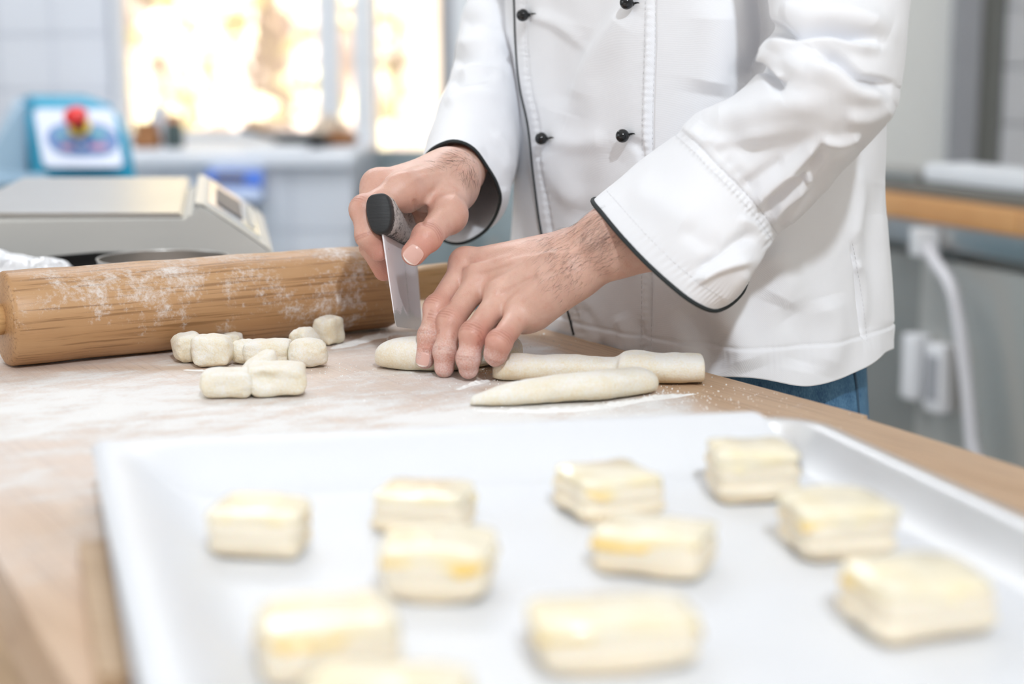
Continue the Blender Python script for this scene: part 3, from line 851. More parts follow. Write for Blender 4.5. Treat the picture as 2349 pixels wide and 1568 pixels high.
def w_slope(a, b=0):
    def f(q):
        q = q.copy(); q[:, 2] = (q[:, 2] + 1) * (1 + a * q[:, 0] + b * q[:, 1]) - 1; return q
    return f
def w_tri(q):
    q = q.copy(); k = (q[:, 2] + 1) / 2
    q[:, 0] = q[:, 0] * (1 - .45 * k) - .28 * k; return q
def w_dent(q):
    q = q.copy(); r = ((q[:, 0] + .45) / .38) ** 2 + ((q[:, 2] - .25) / .42) ** 2
    q[:, 1] += .42 * np.exp(-r) * (q[:, 1] < -.3); return q
DG = [
 (482, 846, (.030, .026, .0215), 4, 21, 'leftmost block of cut dough, large, touching the back row of dough pieces', 4, .10, w_slope(-.05)),
 (440, 836, (.022, .026, .0205), 20, 22, 'rounded dough lump tucked behind the left side of the leftmost block', 3, .10, None),
 (527, 812, (.016, .018, .0135), 0, 23, 'small low dough scrap behind the leftmost block', 3, .14, None),
 (552, 838, (.019, .022, .0160), -10, 24, 'small round dough piece between the leftmost block and the long flat one', 3, .12, None),
 (606, 841, (.034, .024, .0165), -4, 25, 'long flat-topped dough block in the middle of the back row', 5, .07, w_slope(.04)),
 (690, 815, (.026, .024, .0180), -14, 26, 'wedge-shaped dough piece leaning behind the round one', 3.2, .12, w_tri),
 (735, 793, (.0185, .021, .0205), -30, 27, 'upright dough cube nearest the rolling pin, farthest back in the pile', 5, .09, None),
 (706, 848, (.027, .026, .0195), 6, 28, 'round yellowish dough ball at the right front of the back row', 2.8, .10, None),
 (607, 888, (.025, .016, .0200), 32, 29, 'slim dough slice leaning behind the dented block in the front row', 3.2, .10, w_slope(.3)),
 (517, 917, (.0325, .026, .0170), 3, 30, 'rectangular dough block at the left of the front pair', 5, .07, None),
 (637, 914, (.0370, .028, .0200), 8, 31, 'dough block with a yellow dent in its front face, right of the front pair', 5, .07, w_dent),
]
for a in DG:
    dough(*a)

def rope(name, pts, rads, seed, label, flat=.55, wr=.05, n=110, k=40, endp=(2.4, 2.4)):
    """pts: spine on the table (3D, z ignored); rads: (half width, height) per point"""
    path = cr(np.asarray(pts), n); R = cr(np.array([(a, b, 0) for a, b in rads]), n)
    s = np.linspace(0, 1, n); L = np.linalg.norm(np.diff(path, axis=0), axis=1).sum()
    tan = np.gradient(path, axis=0); tan[:, 2] = 0; tan /= np.linalg.norm(tan, axis=1)[:, None]
    sd = np.stack([-tan[:, 1], tan[:, 0], 0 * tan[:, 0]], -1)
    a = np.linspace(0, 2 * np.pi, k, endpoint=False)
    d0 = np.clip(s * L / (R[0, 1] * .8), 0, 1); d1 = np.clip((1 - s) * L / (R[-1, 1] * .8), 0, 1)
    e = (1 - (1 - d0) ** endp[0]) ** (1 / endp[0]) * (1 - (1 - d1) ** endp[1]) ** (1 / endp[1])
    ca, sa = np.cos(a), np.sin(a)
    ex = np.sign(ca) * np.abs(ca) ** .85; ez = np.sign(sa) * np.abs(sa) ** .85
    V = path[:, None] + sd[:, None] * (R[:, 0] * e)[:, None, None] * ex[None, :, None]
    V[..., 2] = TZ + .0003 + (R[:, 1] * (.25 + .75 * e))[:, None] * (ez[None] + 1) / 2 + (R[:, 1] * .12 * (1 - e))[:, None]
    q = V.copy(); nz = fbm(q * 55, seed, 3)
    tw = np.sin((s[:, None] * L * 55 + a[None] * 1.3)) * .4
    c = path[:, None] + (0, 0, 0) + np.array([0, 0, 1.0]) * (TZ + R[:, 1][:, None, None] * .5) - path[:, None] * (0, 0, 1)
    dirv = V - c; dl = np.linalg.norm(dirv, axis=-1, keepdims=True) + 1e-9
    V = V + dirv / dl * ((nz + tw * .35) * wr * R[:, 0][:, None])[..., None]
    V[..., 2] = np.maximum(V[..., 2], TZ + .0003)
    m = V.shape[1]; F = grid_faces(n, m, True)
    Vf = V.reshape(-1, 3); Fl = F[:, ::-1].tolist() + [tuple(range(m)), tuple((n - 1) * m + i for i in range(m))[::-1]]
    tag(mesh(name, Vf, Fl, m_dough), label, 'dough', 'dough ropes by the hands')
def bp(px, py, back):    # spine point: bottom front edge pixel + push back
    p = T(px, py); d = np.array([p[0], p[1], 0]); d /= np.linalg.norm(d); return p + d * back
rope('dough_rope', [bp(868, 848, .014), bp(940, 856, .014), bp(1040, 857, .015), bp(1110, 848, .015), bp(1184, 838, .013)],
     [(.0125, .0175), (.0145, .0225), (.0150, .0225), (.0145, .0205), (.0135, .0200)], 41, 'dough rope being held and cut under the fingers', endp=(2.2, 6))
rope('dough_rope', [bp(1128, 878, .012), bp(1200, 879, .014), bp(1300, 878, .015), bp(1400, 881, .016), bp(1440, 884, .018), bp(1520, 889, .018), bp(1614, 888, .017)],
     [(.0125, .0150), (.0145, .0170), (.0135, .0155), (.0130, .0150), (.0175, .0195), (.0165, .0185), (.0165, .0195)], 42, 'longer dough rope with a square-cut right end behind the pointed rope', wr=.11, endp=(2.2, 12))
rope('dough_rope', [bp(1078, 934, .006), bp(1150, 937, .010), bp(1260, 932, .013), bp(1380, 925, .014), bp(1497, 905, .012)],
     [(.0045, .0050), (.0095, .0120), (.0135, .0165), (.0140, .0180), (.0130, .0160)], 43, 'nearest dough rope, tapering to a point at its left end', wr=.11, endp=(1.8, 2.6))

# loose flour crumbs
vs, fs, b = [], [], 0
r = np.random.RandomState(11)
ico = bmesh.new(); bmesh.ops.create_icosphere(ico, subdivisions=1, radius=1); iv = np.array([v.co[:] for v in ico.verts]); iff = np.array([[v.index for v in f.verts] for f in ico.faces]); ico.free()
cl = [(1650, 905, 130, 22, 150), (1150, 870, 40, 25, 90), (760, 850, 70, 14, 60), (1000, 900, 150, 30, 90), (1480, 905, 80, 12, 150), (560, 950, 200, 30, 90), (1250, 940, 150, 7, 200), (1900, 940, 90, 25, 16), (900, 760, 90, 8, 90), (1300, 775, 90, 16, 70), (760, 925, 60, 10, 30), (1130, 845, 30, 10, 60)]
for x, y, sx_, sy_, n in cl:
    for k in range(n):
        c = T(x + r.normal() * sx_, min(max(y + r.normal() * sy_, 752), 1000))
        if (CB - c) @ tn < .004: continue
        s = r.uniform(.0002, .00055) * (1.6 if r.rand() < .08 else 1)
        vs.append(iv * s * r.uniform(.6, 1.3, 3) + c + (0, 0, s * .4)); fs.append(iff + b); b += len(iv)
m_flour = mat('flour', (.92, .915, .905), .95)
tag(mesh('flour_crumbs', np.concatenate(vs), np.concatenate(fs), m_flour), 'white flour crumbs scattered around the dough on the table', 'flour', None, 'stuff')
# ridges of loose flour beside the ropes
def ridge(pts, w, h, seed):
    path = cr([T(*p) for p in pts], 160); tan = np.gradient(path, axis=0); tan /= np.linalg.norm(tan, axis=1)[:, None]
    sd = np.stack([-tan[:, 1], tan[:, 0], 0 * tan[:, 0]], -1); u = np.linspace(-1, 1, 24)
    s = np.linspace(0, 1, 160)
    wv = w * (.5 + .7 * (fbm(path * 60, seed) + .5)) * np.sin(np.pi * s) ** .3
    V = path[:, None] + sd[:, None] * wv[:, None, None] * u[None, :, None]
    V[..., 2] = TZ + .0001 + h * np.sin(np.pi * s)[:, None] ** .4 * np.clip((1 - u ** 2)[None] * (.7 + .9 * fbm(V * 260, seed + 1)), 0, 2) - .0002
    return V.reshape(-1, 3), grid_faces(160, 24)
vs, fs, b = [], [], 0
for a in (([(1090, 941), (1200, 943), (1330, 938), (1420, 928), (1510, 912), (1600, 903)], .006, .0022, 3), ([(760, 800), (800, 790), (880, 768), (960, 762)], .010, .0016, 4), ([(1120, 872), (1090, 880), (1050, 893)], .005, .0016, 5), ([(420, 848), (500, 851), (600, 850)], .004, .0010, 6)):
    v, f = ridge(*a); vs.append(v); fs.append(f + b); b += len(v)
tag(mesh('flour_heaps', np.concatenate(vs), np.concatenate(fs)[:, ::-1].copy(), m_flour), 'low ridges of loose flour pushed against the dough ropes', 'flour', None, 'stuff')

# ------------------------------------------------------------------ rolling pin
a0, a1 = T(13, 842), T(903, 752)
ax = a1 - a0; pin_l = np.linalg.norm(ax); ax /= pin_l
RP = .0335
away = np.array([-ax[1], ax[0], 0]); away = away if away[1] > 0 else -away
o0 = a0 + away * .0035 + (0, 0, RP + .0004)
m_pin = mat('rolling_pin_oak', (.5, .3, .15), .5); t = NT(m_pin)
v_ = t.obj(); wc, fine = wood_nodes(t, v_, (.46, .25, .11), (.57, .34, .17), (.25, .125, .05), 1.1)
sp3 = t.n('ShaderNodeSeparateXYZ'); t.l(v_, sp3.inputs[0])
n1 = t.noise(v_, 26, 5, .65, .4); n2 = t.noise(v_, 260, 4, .75); n3 = t.noise(t.obj((8, 1, 1)), 18, 3)
bell = t.math('SUBTRACT', 1.0, t.math('POWER', t.math('DIVIDE', t.math('SUBTRACT', sp3.outputs['X'], .20), .22), 2.0))
up = t.math('MULTIPLY', sp3.outputs['Z'], 3.2)
mm = t.math('ADD', t.math('MULTIPLY', n1, 1.35), t.math('MULTIPLY', n2, .75))
mm = t.math('ADD', mm, t.math('MULTIPLY', t.math('MAXIMUM', bell, -.6), .16)); mm = t.math('ADD', mm, up)
msk = t.maprange(mm, 1.20, 1.62)
t.color(t.mix(t.math('MULTIPLY', msk, .85), wc, (.88, .85, .83)))
t.normal(t.bump(t.math('ADD', msk, t.math('MULTIPLY', fine, -.5)), .5, .0008)); t.rough(t.maprange(msk, 0, 1, .42, .9))
pin = bpy.data.objects.new('rolling_pin', None)
pin.location = o0; pin.rotation_euler = (0, 0, math.atan2(ax[1], ax[0])); C.objects.link(pin)
tag(pin, 'large floured oak rolling pin lying across the table behind the dough', 'rolling pin')
MX = Matrix.Rotation(math.pi / 2, 4, 'Y')
e = .004
prof = [(0, 0), (RP * .55, 0), (RP - e, .0006), (RP - e * .3, .0018), (RP, e)] + [(RP + .0004 * math.sin(k * 2.1), e + (pin_l - 2 * e) * k / 12) for k in range(1, 12)] + [(RP - .0005, pin_l - e * 2), (RP - .002, pin_l - e), (RP - e * 1.6, pin_l - .001), (.012, pin_l), (0, pin_l)]
v, f = lathe(prof, 96, MX); mesh('barrel', v, f, m_pin, pin, True, None, False).data.set_sharp_from_angle(angle=.8)
m_pinh = mat('handle_beech', (.60, .34, .15), .4); t = NT(m_pinh); wc, fine = wood_nodes(t, t.obj(), (.60, .36, .16), (.66, .42, .2), (.42, .23, .09)); t.color(wc)
for sgn, x0 in ((1, pin_l), (-1, 0.0)):
    pr = [(0, -.004), (.0105, -.004), (.0115, .004), (.0125, .012), (.0145, .03), (.0150, .05), (.0138, .068), (.0095, .080), (.004, .0845), (0, .085)]
    v, f = lathe(pr, 40, Matrix.Translation((x0, 0, -.0)) @ Matrix.Rotation(math.pi / 2 * sgn, 4, 'Y')); mesh('handle', v, f if sgn > 0 else f, m_pinh, pin, True, None, False)

# ------------------------------------------------------------------ bench scraper (held)
H0, H1 = P(869, 489, 1.108), P(952, 537, 1.238)
hd = H1 - H0; hl = np.linalg.norm(hd); hd /= hl
nb, nf = P(908, 749, 1.104), P(968, 757, 1.222)
upv = H0 - nb; upv -= hd * (upv @ hd); upv /= np.linalg.norm(upv); sdv = np.cross(hd, upv)
m_grip = mat('black_rubber_grip', (.016, .017, .019), .5); t = NT(m_grip)
v_ = t.obj(); n1 = t.noise(v_, 55, 4, .7, .6); n2 = t.noise(v_, 620, 3, .85); n3 = t.noise(t.obj((1, 1, 6)), 90, 3)
g0 = t.attr('flour')
mm = t.math('ADD', t.math('ADD', t.math('MULTIPLY', n1, .8), t.math('MULTIPLY', n2, 1.0)), t.math('MULTIPLY', g0, .50))
msk = t.maprange(mm, 1.22, 1.32)
t.color(t.mix(t.math('MULTIPLY', msk, .8), (.017, .018, .020), (.72, .69, .68))); t.rough(t.maprange(msk, 0, 1, .58, .9))
t.normal(t.bump(n3, .35, .001))
m_blade = mat('scraper_blade_steel', (.55, .55, .56), .3, 1.0); t = NT(m_blade)
v_ = t.obj(); n1 = t.noise(v_, 40, 3, .6); n2 = t.noise(v_, 750, 3, .85)
g0 = t.attr('flour')
mm = t.math('ADD', t.math('ADD', t.math('MULTIPLY', n1, .5), t.math('MULTIPLY', n2, 1.1)), g0)
msk = t.maprange(mm, 1.10, 1.26)
t.color(t.mix(msk, (.50, .50, .51), (.84, .80, .83))); t.l(t.math('SUBTRACT', 1.0, msk), t.b.inputs['Metallic']); t.rough(t.maprange(msk, 0, 1, .3, .9))
scr = empty('bench_scraper', tuple(nb), 'bench scraper with black handle and floury steel blade held upright above the table', 'scraper')
n, k = 40, 36
s = np.linspace(0, 1, n) ** 1.6; a = np.linspace(0, 2 * np.pi, k, endpoint=False)
sc_ = np.clip(s * hl / .004, 0, 1); sc2 = np.clip((1 - s) * hl / .006, 0, 1)
e = np.sqrt(1 - (1 - sc_) ** 2) * .22 + .78; e *= np.sqrt(1 - (1 - sc2) ** 2) * .5 + .5
hw = .0092 * (1 + 0 * s); hh = .0142 * (1 + 0 * s)
cx = np.sign(np.cos(a)) * np.abs(np.cos(a)) ** .62; cy = np.sign(np.sin(a)) * np.abs(np.sin(a)) ** .72
wsc = 1 - .16 * (cy < -.2) * np.abs(cy)
cen = H0 + hd * (s * hl)[:, None]
V = cen[:, None] + sdv * ((hw * e)[:, None] * (cx * wsc)[None])[..., None] + upv * ((hh * (.4 + .6 * e))[:, None] * cy[None])[..., None]
fl = np.repeat(sstep(.02, .10, s)[:, None], k, 1) * (.45 + .55 * np.clip(cx, 0, 1))[None]
F = grid_faces(n, k, True)[:, ::-1].tolist() + [tuple(range(k)), tuple((n - 1) * k + i for i in range(k))[::-1]]
gr = mesh('handle', V.reshape(-1, 3), F, m_grip, scr, True, {'flour': fl.ravel()}); gr.data.set_sharp_from_angle(angle=1.2)
ntp, ftp = H0 - upv * .008 + hd * .004, H1 - upv * .008 - hd * .004
nb2 = nb; nf2 = nf
u = np.linspace(0, 1, 60); w = np.linspace(0, 1, 60)
U, Wd = np.meshgrid(u, w, indexing='ij')
edge = ntp * (1 - U[..., None]) * (1 - Wd[..., None]) + ftp * U[..., None] * (1 - Wd[..., None]) + nb2 * (1 - U[..., None]) * Wd[..., None] + nf2 * U[..., None] * Wd[..., None]
rc = .006 / .125
# rounded lower near corner
Uc = np.where((U < rc) & (Wd > .92), rc - (rc - U) * np.sqrt(np.clip(1 - ((Wd - .92) / .08) ** 2, 0, 1)), U)
edge = ntp * (1 - Uc[..., None]) * (1 - Wd[..., None]) + ftp * Uc[..., None] * (1 - Wd[..., None]) + nb2 * (1 - Uc[..., None]) * Wd[..., None] + nf2 * Uc[..., None] * Wd[..., None]
bn = np.cross(hd, nb2 - ntp); bn /= np.linalg.norm(bn)
th = .0006 * (1 - .6 * Wd[..., None])
V = np.concatenate([(edge + bn * th).reshape(-1, 3), (edge - bn * th).reshape(-1, 3)])
f = grid_faces(60, 60); N = 3600
lp = [i * 60 for i in range(60)] + [59 * 60 + j for j in range(1, 60)] + [i * 60 + 59 for i in range(58, -1, -1)] + [j for j in range(58, 0, -1)]
sf = np.array([[lp[i], lp[(i + 1) % len(lp)], N + lp[(i + 1) % len(lp)], N + lp[i]] for i in range(len(lp))])
F = np.concatenate([f, f[:, ::-1] + N, sf])
fl = .62 * sstep(.93, .72, Wd + .05 * vnoise(np.stack([U * 9, Wd * 0, U], -1), 3)) * (1 - .55 * np.exp(-((U - .56) / .05) ** 2)) + .12
bl = mesh('blade', V, F, m_blade, scr, True, {'flour': np.concatenate([fl.ravel()] * 2)}); bl.data.set_sharp_from_angle(angle=.6)
v, f = tube([ntp + upv * .001, ftp + upv * .001], .0016, 8); mesh('blade_collar', v, f, m_blade, scr)

# ------------------------------------------------------------------ weighing scale
Ysc = 1.47
ws = empty('weighing_scale', P(300, 560, Ysc) * (1, 1, 0) + (0, .15, TZ), 'grey table scale with steel platter and sloping display behind the rolling pin', 'scale')
pl = [(-260, 505), (425, 503), (437, 503), (441, 488), (450, 470), (466, 474), (505, 499), (560, 535), (612, 572), (628, 588), (632, 604), (560, 600), (480, 588), (380, 580), (300, 577), (220, 578), (130, 586), (50, 596), (-30, 610), (-260, 640)]
fr_ = [P(x, y, Ysc) for x, y in pl]
dv = np.array([T(435, 407, .976)[0] - T(418, 490, .976)[0], T(435, 407, .976)[1] - T(418, 490, .976)[1], 0]); dv /= np.linalg.norm(dv)
bkp = [p + dv * .34 for p in fr_]
hexa('housing', fr_, bkp, m_scale, ws, .003)
ins = lambda pts, k, d: None
def sl(px, py, d, lift=.0): return P(px, py, Ysc) + dv * d + np.array([0, 0, lift])
def strip(name, d0, d1, ps, mt, lift, th=.002):
    a = [sl(x, y, d0, lift) for x, y in ps]; b = [sl(x, y, d1, lift) for x, y in ps]
    n = len(ps)
    V = np.array(a + b + [p - np.array([0, 0, th]) for p in a + b])
    F = []
    for i in range(n - 1):
        F += [(i, i + 1, n + i + 1, n + i), (2 * n + i, 3 * n + i, 3 * n + i + 1, 2 * n + i + 1), (i, 2 * n + i, 2 * n + i + 1, i + 1), (n + i, n + i + 1, 3 * n + i + 1, 3 * n + i)]
    F += [(0, n, 3 * n, 2 * n), (n - 1, 3 * n - 1, 4 * n - 1, 2 * n - 1)]
    return mesh(name, V, F, mt, ws, False)
strip('panel_frame', .002, .338, [(448, 470), (466, 473), (505, 498), (560, 534), (612, 571), (628, 587), (632, 602)], m_scalew, .0025, .002)
strip('control_film', .03, .30, [(478, 482), (505, 498), (560, 534), (600, 562)], m_gloss, .0045, .002)
strip('display', .07, .24, [(500, 495), (535, 518), (560, 534)], m_lcd, .0062, .0015)
strip('key_strip', .07, .26, [(578, 547), (592, 556)], m_scalew, .0065, .0015)
# underside frame and feet
fu = [P(x, y, Ysc + .02) for x, y in [(-200, 560), (500, 560), (500, 612), (-200, 640)]]
hexa('underside', fu, [p + dv * .29 for p in fu], m_black, ws, 0)
for x in (-150, 470):
    for d in (.03, .27):
        p = P(x, 590, Ysc + .02) + dv * d
        v, f = lathe([(0, TZ), (.014, TZ), (.014, p[2] + .01), (0, p[2] + .01)], 20, Matrix.Translation((p[0], p[1], 0))); mesh('foot', v, f, m_black, ws)
zp = .972
pc = [T(418, 488, zp), T(435, 406, zp), T(50, 406, zp), T(-110, 488, zp)]
hexa('platter', pc, [p - np.array([0, 0, .0065]) for p in pc], m_steel, ws, .0025)
pm = sum(pc) / 4
v, f = lathe([(0, .94), (.03, .94), (.03, zp - .005), (0, zp - .005)], 24, Matrix.Translation((pm[0], pm[1], 0))); mesh('platter_support', v, f, m_black, ws)
box('strut', tuple(pm + (-.10, -.02, .945 - zp)), tuple(pm + (.10, .02, .958 - zp)), m_black, ws)

# steel ring cutter and foil packet between pin and scale
rc_ = T(375, 578, TZ + .044); ry = 1.375
c = P(375, 590, ry); rr_ = .0555
ring = lathe([(rr_ - .0006, TZ + .0004), (rr_, TZ + .0004), (rr_, c[2] - .001), (rr_ + .001, c[2]), (rr_ - .0012, c[2]), (rr_ - .0008, c[2] - .001), (rr_ - .0006, TZ + .0004)], 72, Matrix.Translation((c[0], ry, 0)))
tag(mesh('ring_cutter', *ring, m_steel), 'thin steel ring standing between rolling pin and scale', 'ring')
pf = [P(-60, 612, 1.36), P(60, 600, 1.36), P(150, 596, 1.37), P(213, 606, 1.39)]
X_ = np.linspace(0, 1, 50); Yv = np.linspace(0, 1, 30)
cpth = cr(pf, 50)
V = np.zeros((50, 30, 3)); dd = np.array([-.1, .075, 0])
V[:] = cpth[:, None] + dd * Yv[None, :, None]
ed = np.minimum(np.minimum(X_[:, None] * 4, (1 - X_[:, None]) * 8), np.minimum(Yv * 6, (1 - Yv) * 6)[None]); ed = np.clip(ed, 0, 1)
V[..., 2] = TZ + .001 + (V[..., 2] - TZ - .001 + .004 * fbm(V * 50, 5, 4)) * ed ** .4
tag(mesh('foil_packet', V.reshape(-1, 3), grid_faces(50, 30), m_foil, None, False), 'crumpled foil packet lying behind the left end of the rolling pin', 'foil')
# ------------------------------------------------------------------ the person: one continuous body surface
def strokes(V, N, S, front=True):
    """raise or press folds; S: (polyline px, width+ , width-, height, ...). Widths in px."""
    px, py = proj(V)
    w = np.ones(len(V))
    if front:
        vd = V - np.array([0, 0, CZ]); vd /= np.linalg.norm(vd, axis=1)[:, None]
        w = sstep(.25, -.15, (vd * N).sum(1))
    D = np.zeros(len(V))
    for pl, wa, wb_, h in S:
        pl = cr(np.array([(a, b, 0) for a, b in pl]), max(12, len(pl) * 6))[:, :2]
        best = np.full(len(V), 1e9); sd = np.zeros(len(V)); tt = np.zeros(len(V))
        x0, y0 = pl.min(0) - 3 * max(wa, wb_); x1, y1 = pl.max(0) + 3 * max(wa, wb_)
        m = np.where((px > x0) & (px < x1) & (py > y0) & (py < y1))[0]
        if len(m) == 0: continue
        qx, qy = px[m], py[m]; bb = np.full(len(m), 1e9); ss = np.zeros(len(m)); tq = np.zeros(len(m))
        n = len(pl) - 1
        for i in range(n):
            a, b = pl[i], pl[i + 1]; e = b - a; L = e @ e + 1e-9
            u = np.clip(((qx - a[0]) * e[0] + (qy - a[1]) * e[1]) / L, 0, 1)
            dx = qx - a[0] - u * e[0]; dy = qy - a[1] - u * e[1]; d = np.hypot(dx, dy)
            c = (e[0] * dy - e[1] * dx)
            k = d < bb; bb[k] = d[k]; ss[k] = np.sign(c[k]); tq[k] = (i + u[k]) / n
        wd = np.where(ss > 0, wa, wb_)
        D[m] += h * np.exp(-(bb / wd) ** 2) * np.clip(np.minimum(tq, 1 - tq) * 5 + .15, 0, 1)
    return V + N * (D * w)[:, None]
def axis_vals(lo, f0, f1, hi, fine):
    core = list(np.arange(f0, f1 + fine, fine))
    def grow(start, end, sgn):
        out, d, x = [], fine, start
        while (end - x) * sgn > 0:
            d = min(d * 1.22, .014); x = x + sgn * d; out.append(x)
        return out
    return np.array(grow(f0, lo, -1)[::-1] + core + grow(core[-1], hi, 1))
gx = axis_vals(-.16, -.118, .112, .62, .00085)
gy = axis_vals(.80, 1.040, 1.262, 1.85, .00085)
gz = axis_vals(0.0, .8975, 1.078, 1.84, .00085)
BIG = .04
class Field:
    def __init__(s, rng=None):
        if rng is None: rng = (0, len(gx), 0, len(gy), 0, len(gz))
        s.r = rng; s.F = np.full((rng[1] - rng[0], rng[3] - rng[2], rng[5] - rng[4]), BIG, np.float32)
    def sub(s, lo, hi):
        r = s.r
        i0, i1 = np.searchsorted(gx[r[0]:r[1]], [lo[0], hi[0]]); j0, j1 = np.searchsorted(gy[r[2]:r[3]], [lo[1], hi[1]]); k0, k1 = np.searchsorted(gz[r[4]:r[5]], [lo[2], hi[2]])
        i0, j0, k0 = max(i0 - 1, 0), max(j0 - 1, 0), max(k0 - 1, 0)
        sl = (slice(i0, i1 + 1), slice(j0, j1 + 1), slice(k0, k1 + 1))
        X = gx[r[0]:r[1]][sl[0]][:, None, None].astype(np.float32); Y = gy[r[2]:r[3]][sl[1]][None, :, None].astype(np.float32); Z = gz[r[4]:r[5]][sl[2]][None, None, :].astype(np.float32)
        return sl, X, Y, Z
    def smin(s, sl, d, k):
        a = s.F[sl]
        if a.size == 0: return
        if k <= 0: s.F[sl] = np.minimum(a, d); return
        h = np.maximum(k - np.abs(a - d), 0) / k
        s.F[sl] = np.minimum(a, d) - h * h * k * .25
    def smax_neg(s, sl, d, k):      # carve: max(a, -d)
        a = s.F[sl]; d = -d; h = np.maximum(k - np.abs(a - d), 0) / k
        s.F[sl] = np.maximum(a, d) + h * h * k * .25
    def cone(s, a, b, r1, r2, k, carve=False, flat=None):
        a = np.asarray(a, float); b = np.asarray(b, float); m = max(r1, r2) + BIG * .8 if not carve else max(r1, r2) + .01
        sl, X, Y, Z = s.sub(np.minimum(a, b) - m, np.maximum(a, b) + m)
        ab = b - a; L2 = float(ab @ ab) + 1e-12
        px, py, pz = X - a[0], Y - a[1], Z - a[2]
        t = np.clip((px * ab[0] + py * ab[1] + pz * ab[2]) / L2, 0, 1)
        dx, dy, dz = px - t * ab[0], py - t * ab[1], pz - t * ab[2]
        d2 = dx * dx + dy * dy + dz * dz
        if flat is not None:        # flatten the section along a direction by factor
            n, q = flat; n = np.asarray(n, float); n = n - ab * (n @ ab) / L2; n /= np.linalg.norm(n)
            dn = dx * n[0] + dy * n[1] + dz * n[2]
            d2 = d2 + dn * dn * (q * q - 1)
        d = (np.sqrt(np.maximum(d2, 0)) - (r1 + (r2 - r1) * t)).astype(np.float32)
        (s.smax_neg if carve else s.smin)(sl, d, k)
    def ell(s, c, rad, k, R=None, carve=False):
        c = np.asarray(c, float); rad = np.asarray(rad, float); m = rad.max() + (BIG * .8 if not carve else .008)
        sl, X, Y, Z = s.sub(c - m, c + m)
        p = [X - c[0], Y - c[1], Z - c[2]]
        if R is not None:
            p = [p[0] * R[i][0] + p[1] * R[i][1] + p[2] * R[i][2] for i in range(3)]
        q = np.sqrt((p[0] / rad[0]) ** 2 + (p[1] / rad[1]) ** 2 + (p[2] / rad[2]) ** 2)
        d = ((q - 1) * rad.min()).astype(np.float32)
        (s.smax_neg if carve else s.smin)(sl, d, k)
    def merge(s, o, k):
        r, q = o.r, s.r; sl = (slice(r[0] - q[0], r[1] - q[0]), slice(r[2] - q[2], r[3] - q[2]), slice(r[4] - q[4], r[5] - q[4])); s.smin(sl, o.F, k)
def rng_box(lo, hi):
    i = np.searchsorted(gx, [lo[0], hi[0]]); j = np.searchsorted(gy, [lo[1], hi[1]]); k = np.searchsorted(gz, [lo[2], hi[2]])
    return (i[0], i[1], j[0], j[1], k[0], k[1])
def surface_nets(F):
    ins = F < 0
    nx, ny, nz = F.shape
    c = np.zeros((nx - 1, ny - 1, nz - 1), np.uint8)
    for dx in (0, 1):
        for dy in (0, 1):
            for dz in (0, 1):
                c += ins[dx:nx - 1 + dx, dy:ny - 1 + dy, dz:nz - 1 + dz]
    act = (c > 0) & (c < 8)
    idx = np.argwhere(act)
    vid = np.full(act.shape, -1, np.int32); vid[act] = np.arange(len(idx))
    G = np.stack([gx[:1], gx[:1], gx[:1]])
    acc = np.zeros((len(idx), 3)); cnt = np.zeros(len(idx))
    corner = {}
    for dx in (0, 1):
        for dy in (0, 1):
            for dz in (0, 1):
                corner[(dx, dy, dz)] = F[idx[:, 0] + dx, idx[:, 1] + dy, idx[:, 2] + dz].astype(float)
    for ax in range(3):
        for u in (0, 1):
            for w in (0, 1):
                a = [0, 0, 0]; a[(ax + 1) % 3] = u; a[(ax + 2) % 3] = w; b = list(a); b[ax] = 1
                fa, fb = corner[tuple(a)], corner[tuple(b)]
                m = (fa < 0) != (fb < 0)
                t = fa / np.where(m, fa - fb, 1)
                p = np.zeros((len(idx), 3)); p += a; p[:, ax] = t
                acc[m] += p[m]; cnt[m] += 1
    loc = acc / cnt[:, None]
    V = np.zeros_like(loc)
    for i, g in enumerate((gx, gy, gz)):
        V[:, i] = g[idx[:, i]] * (1 - loc[:, i]) + g[idx[:, i] + 1] * loc[:, i]
    faces = []
    for ax in range(3):
        sa = [slice(1, -1)] * 3; sa[ax] = slice(0, -1); sb = [slice(1, -1)] * 3; sb[ax] = slice(1, None)
        A, B = ins[tuple(sa)], ins[tuple(sb)]
        for flip in (0, 1):
            m = (A & ~B) if not flip else (~A & B)
            e = np.argwhere(m); off = np.array([1, 1, 1]); off[ax] = 0; e = e + off
            u, w = (ax + 1) % 3, (ax + 2) % 3
            def vv(du, dw):
                q = e.copy(); q[:, u] -= du; q[:, w] -= dw
                return vid[q[:, 0], q[:, 1], q[:, 2]]
            q = np.stack([vv(1, 1), vv(0, 1), vv(0, 0), vv(1, 0)], -1)
            faces.append(q if not flip else q[:, ::-1])
    return V, np.concatenate(faces)
mm_ = .001
body = Field()
# --- frames of the body
fc = T(1345, 778)                       # where the jacket front meets the table edge
face_dir = np.array([tn[0], tn[1], 0]); face_dir = -face_dir if face_dir @ np.array([-.9, -.43, 0]) < 0 else face_dir
left_dir = np.array([-face_dir[1], face_dir[0], 0])       # his left: towards the camera
tc = fc - face_dir * .092 - left_dir * .022; tc[2] = 0
def BF(l, f, z): return tc + left_dir * l + face_dir * f + np.array([0, 0, z])

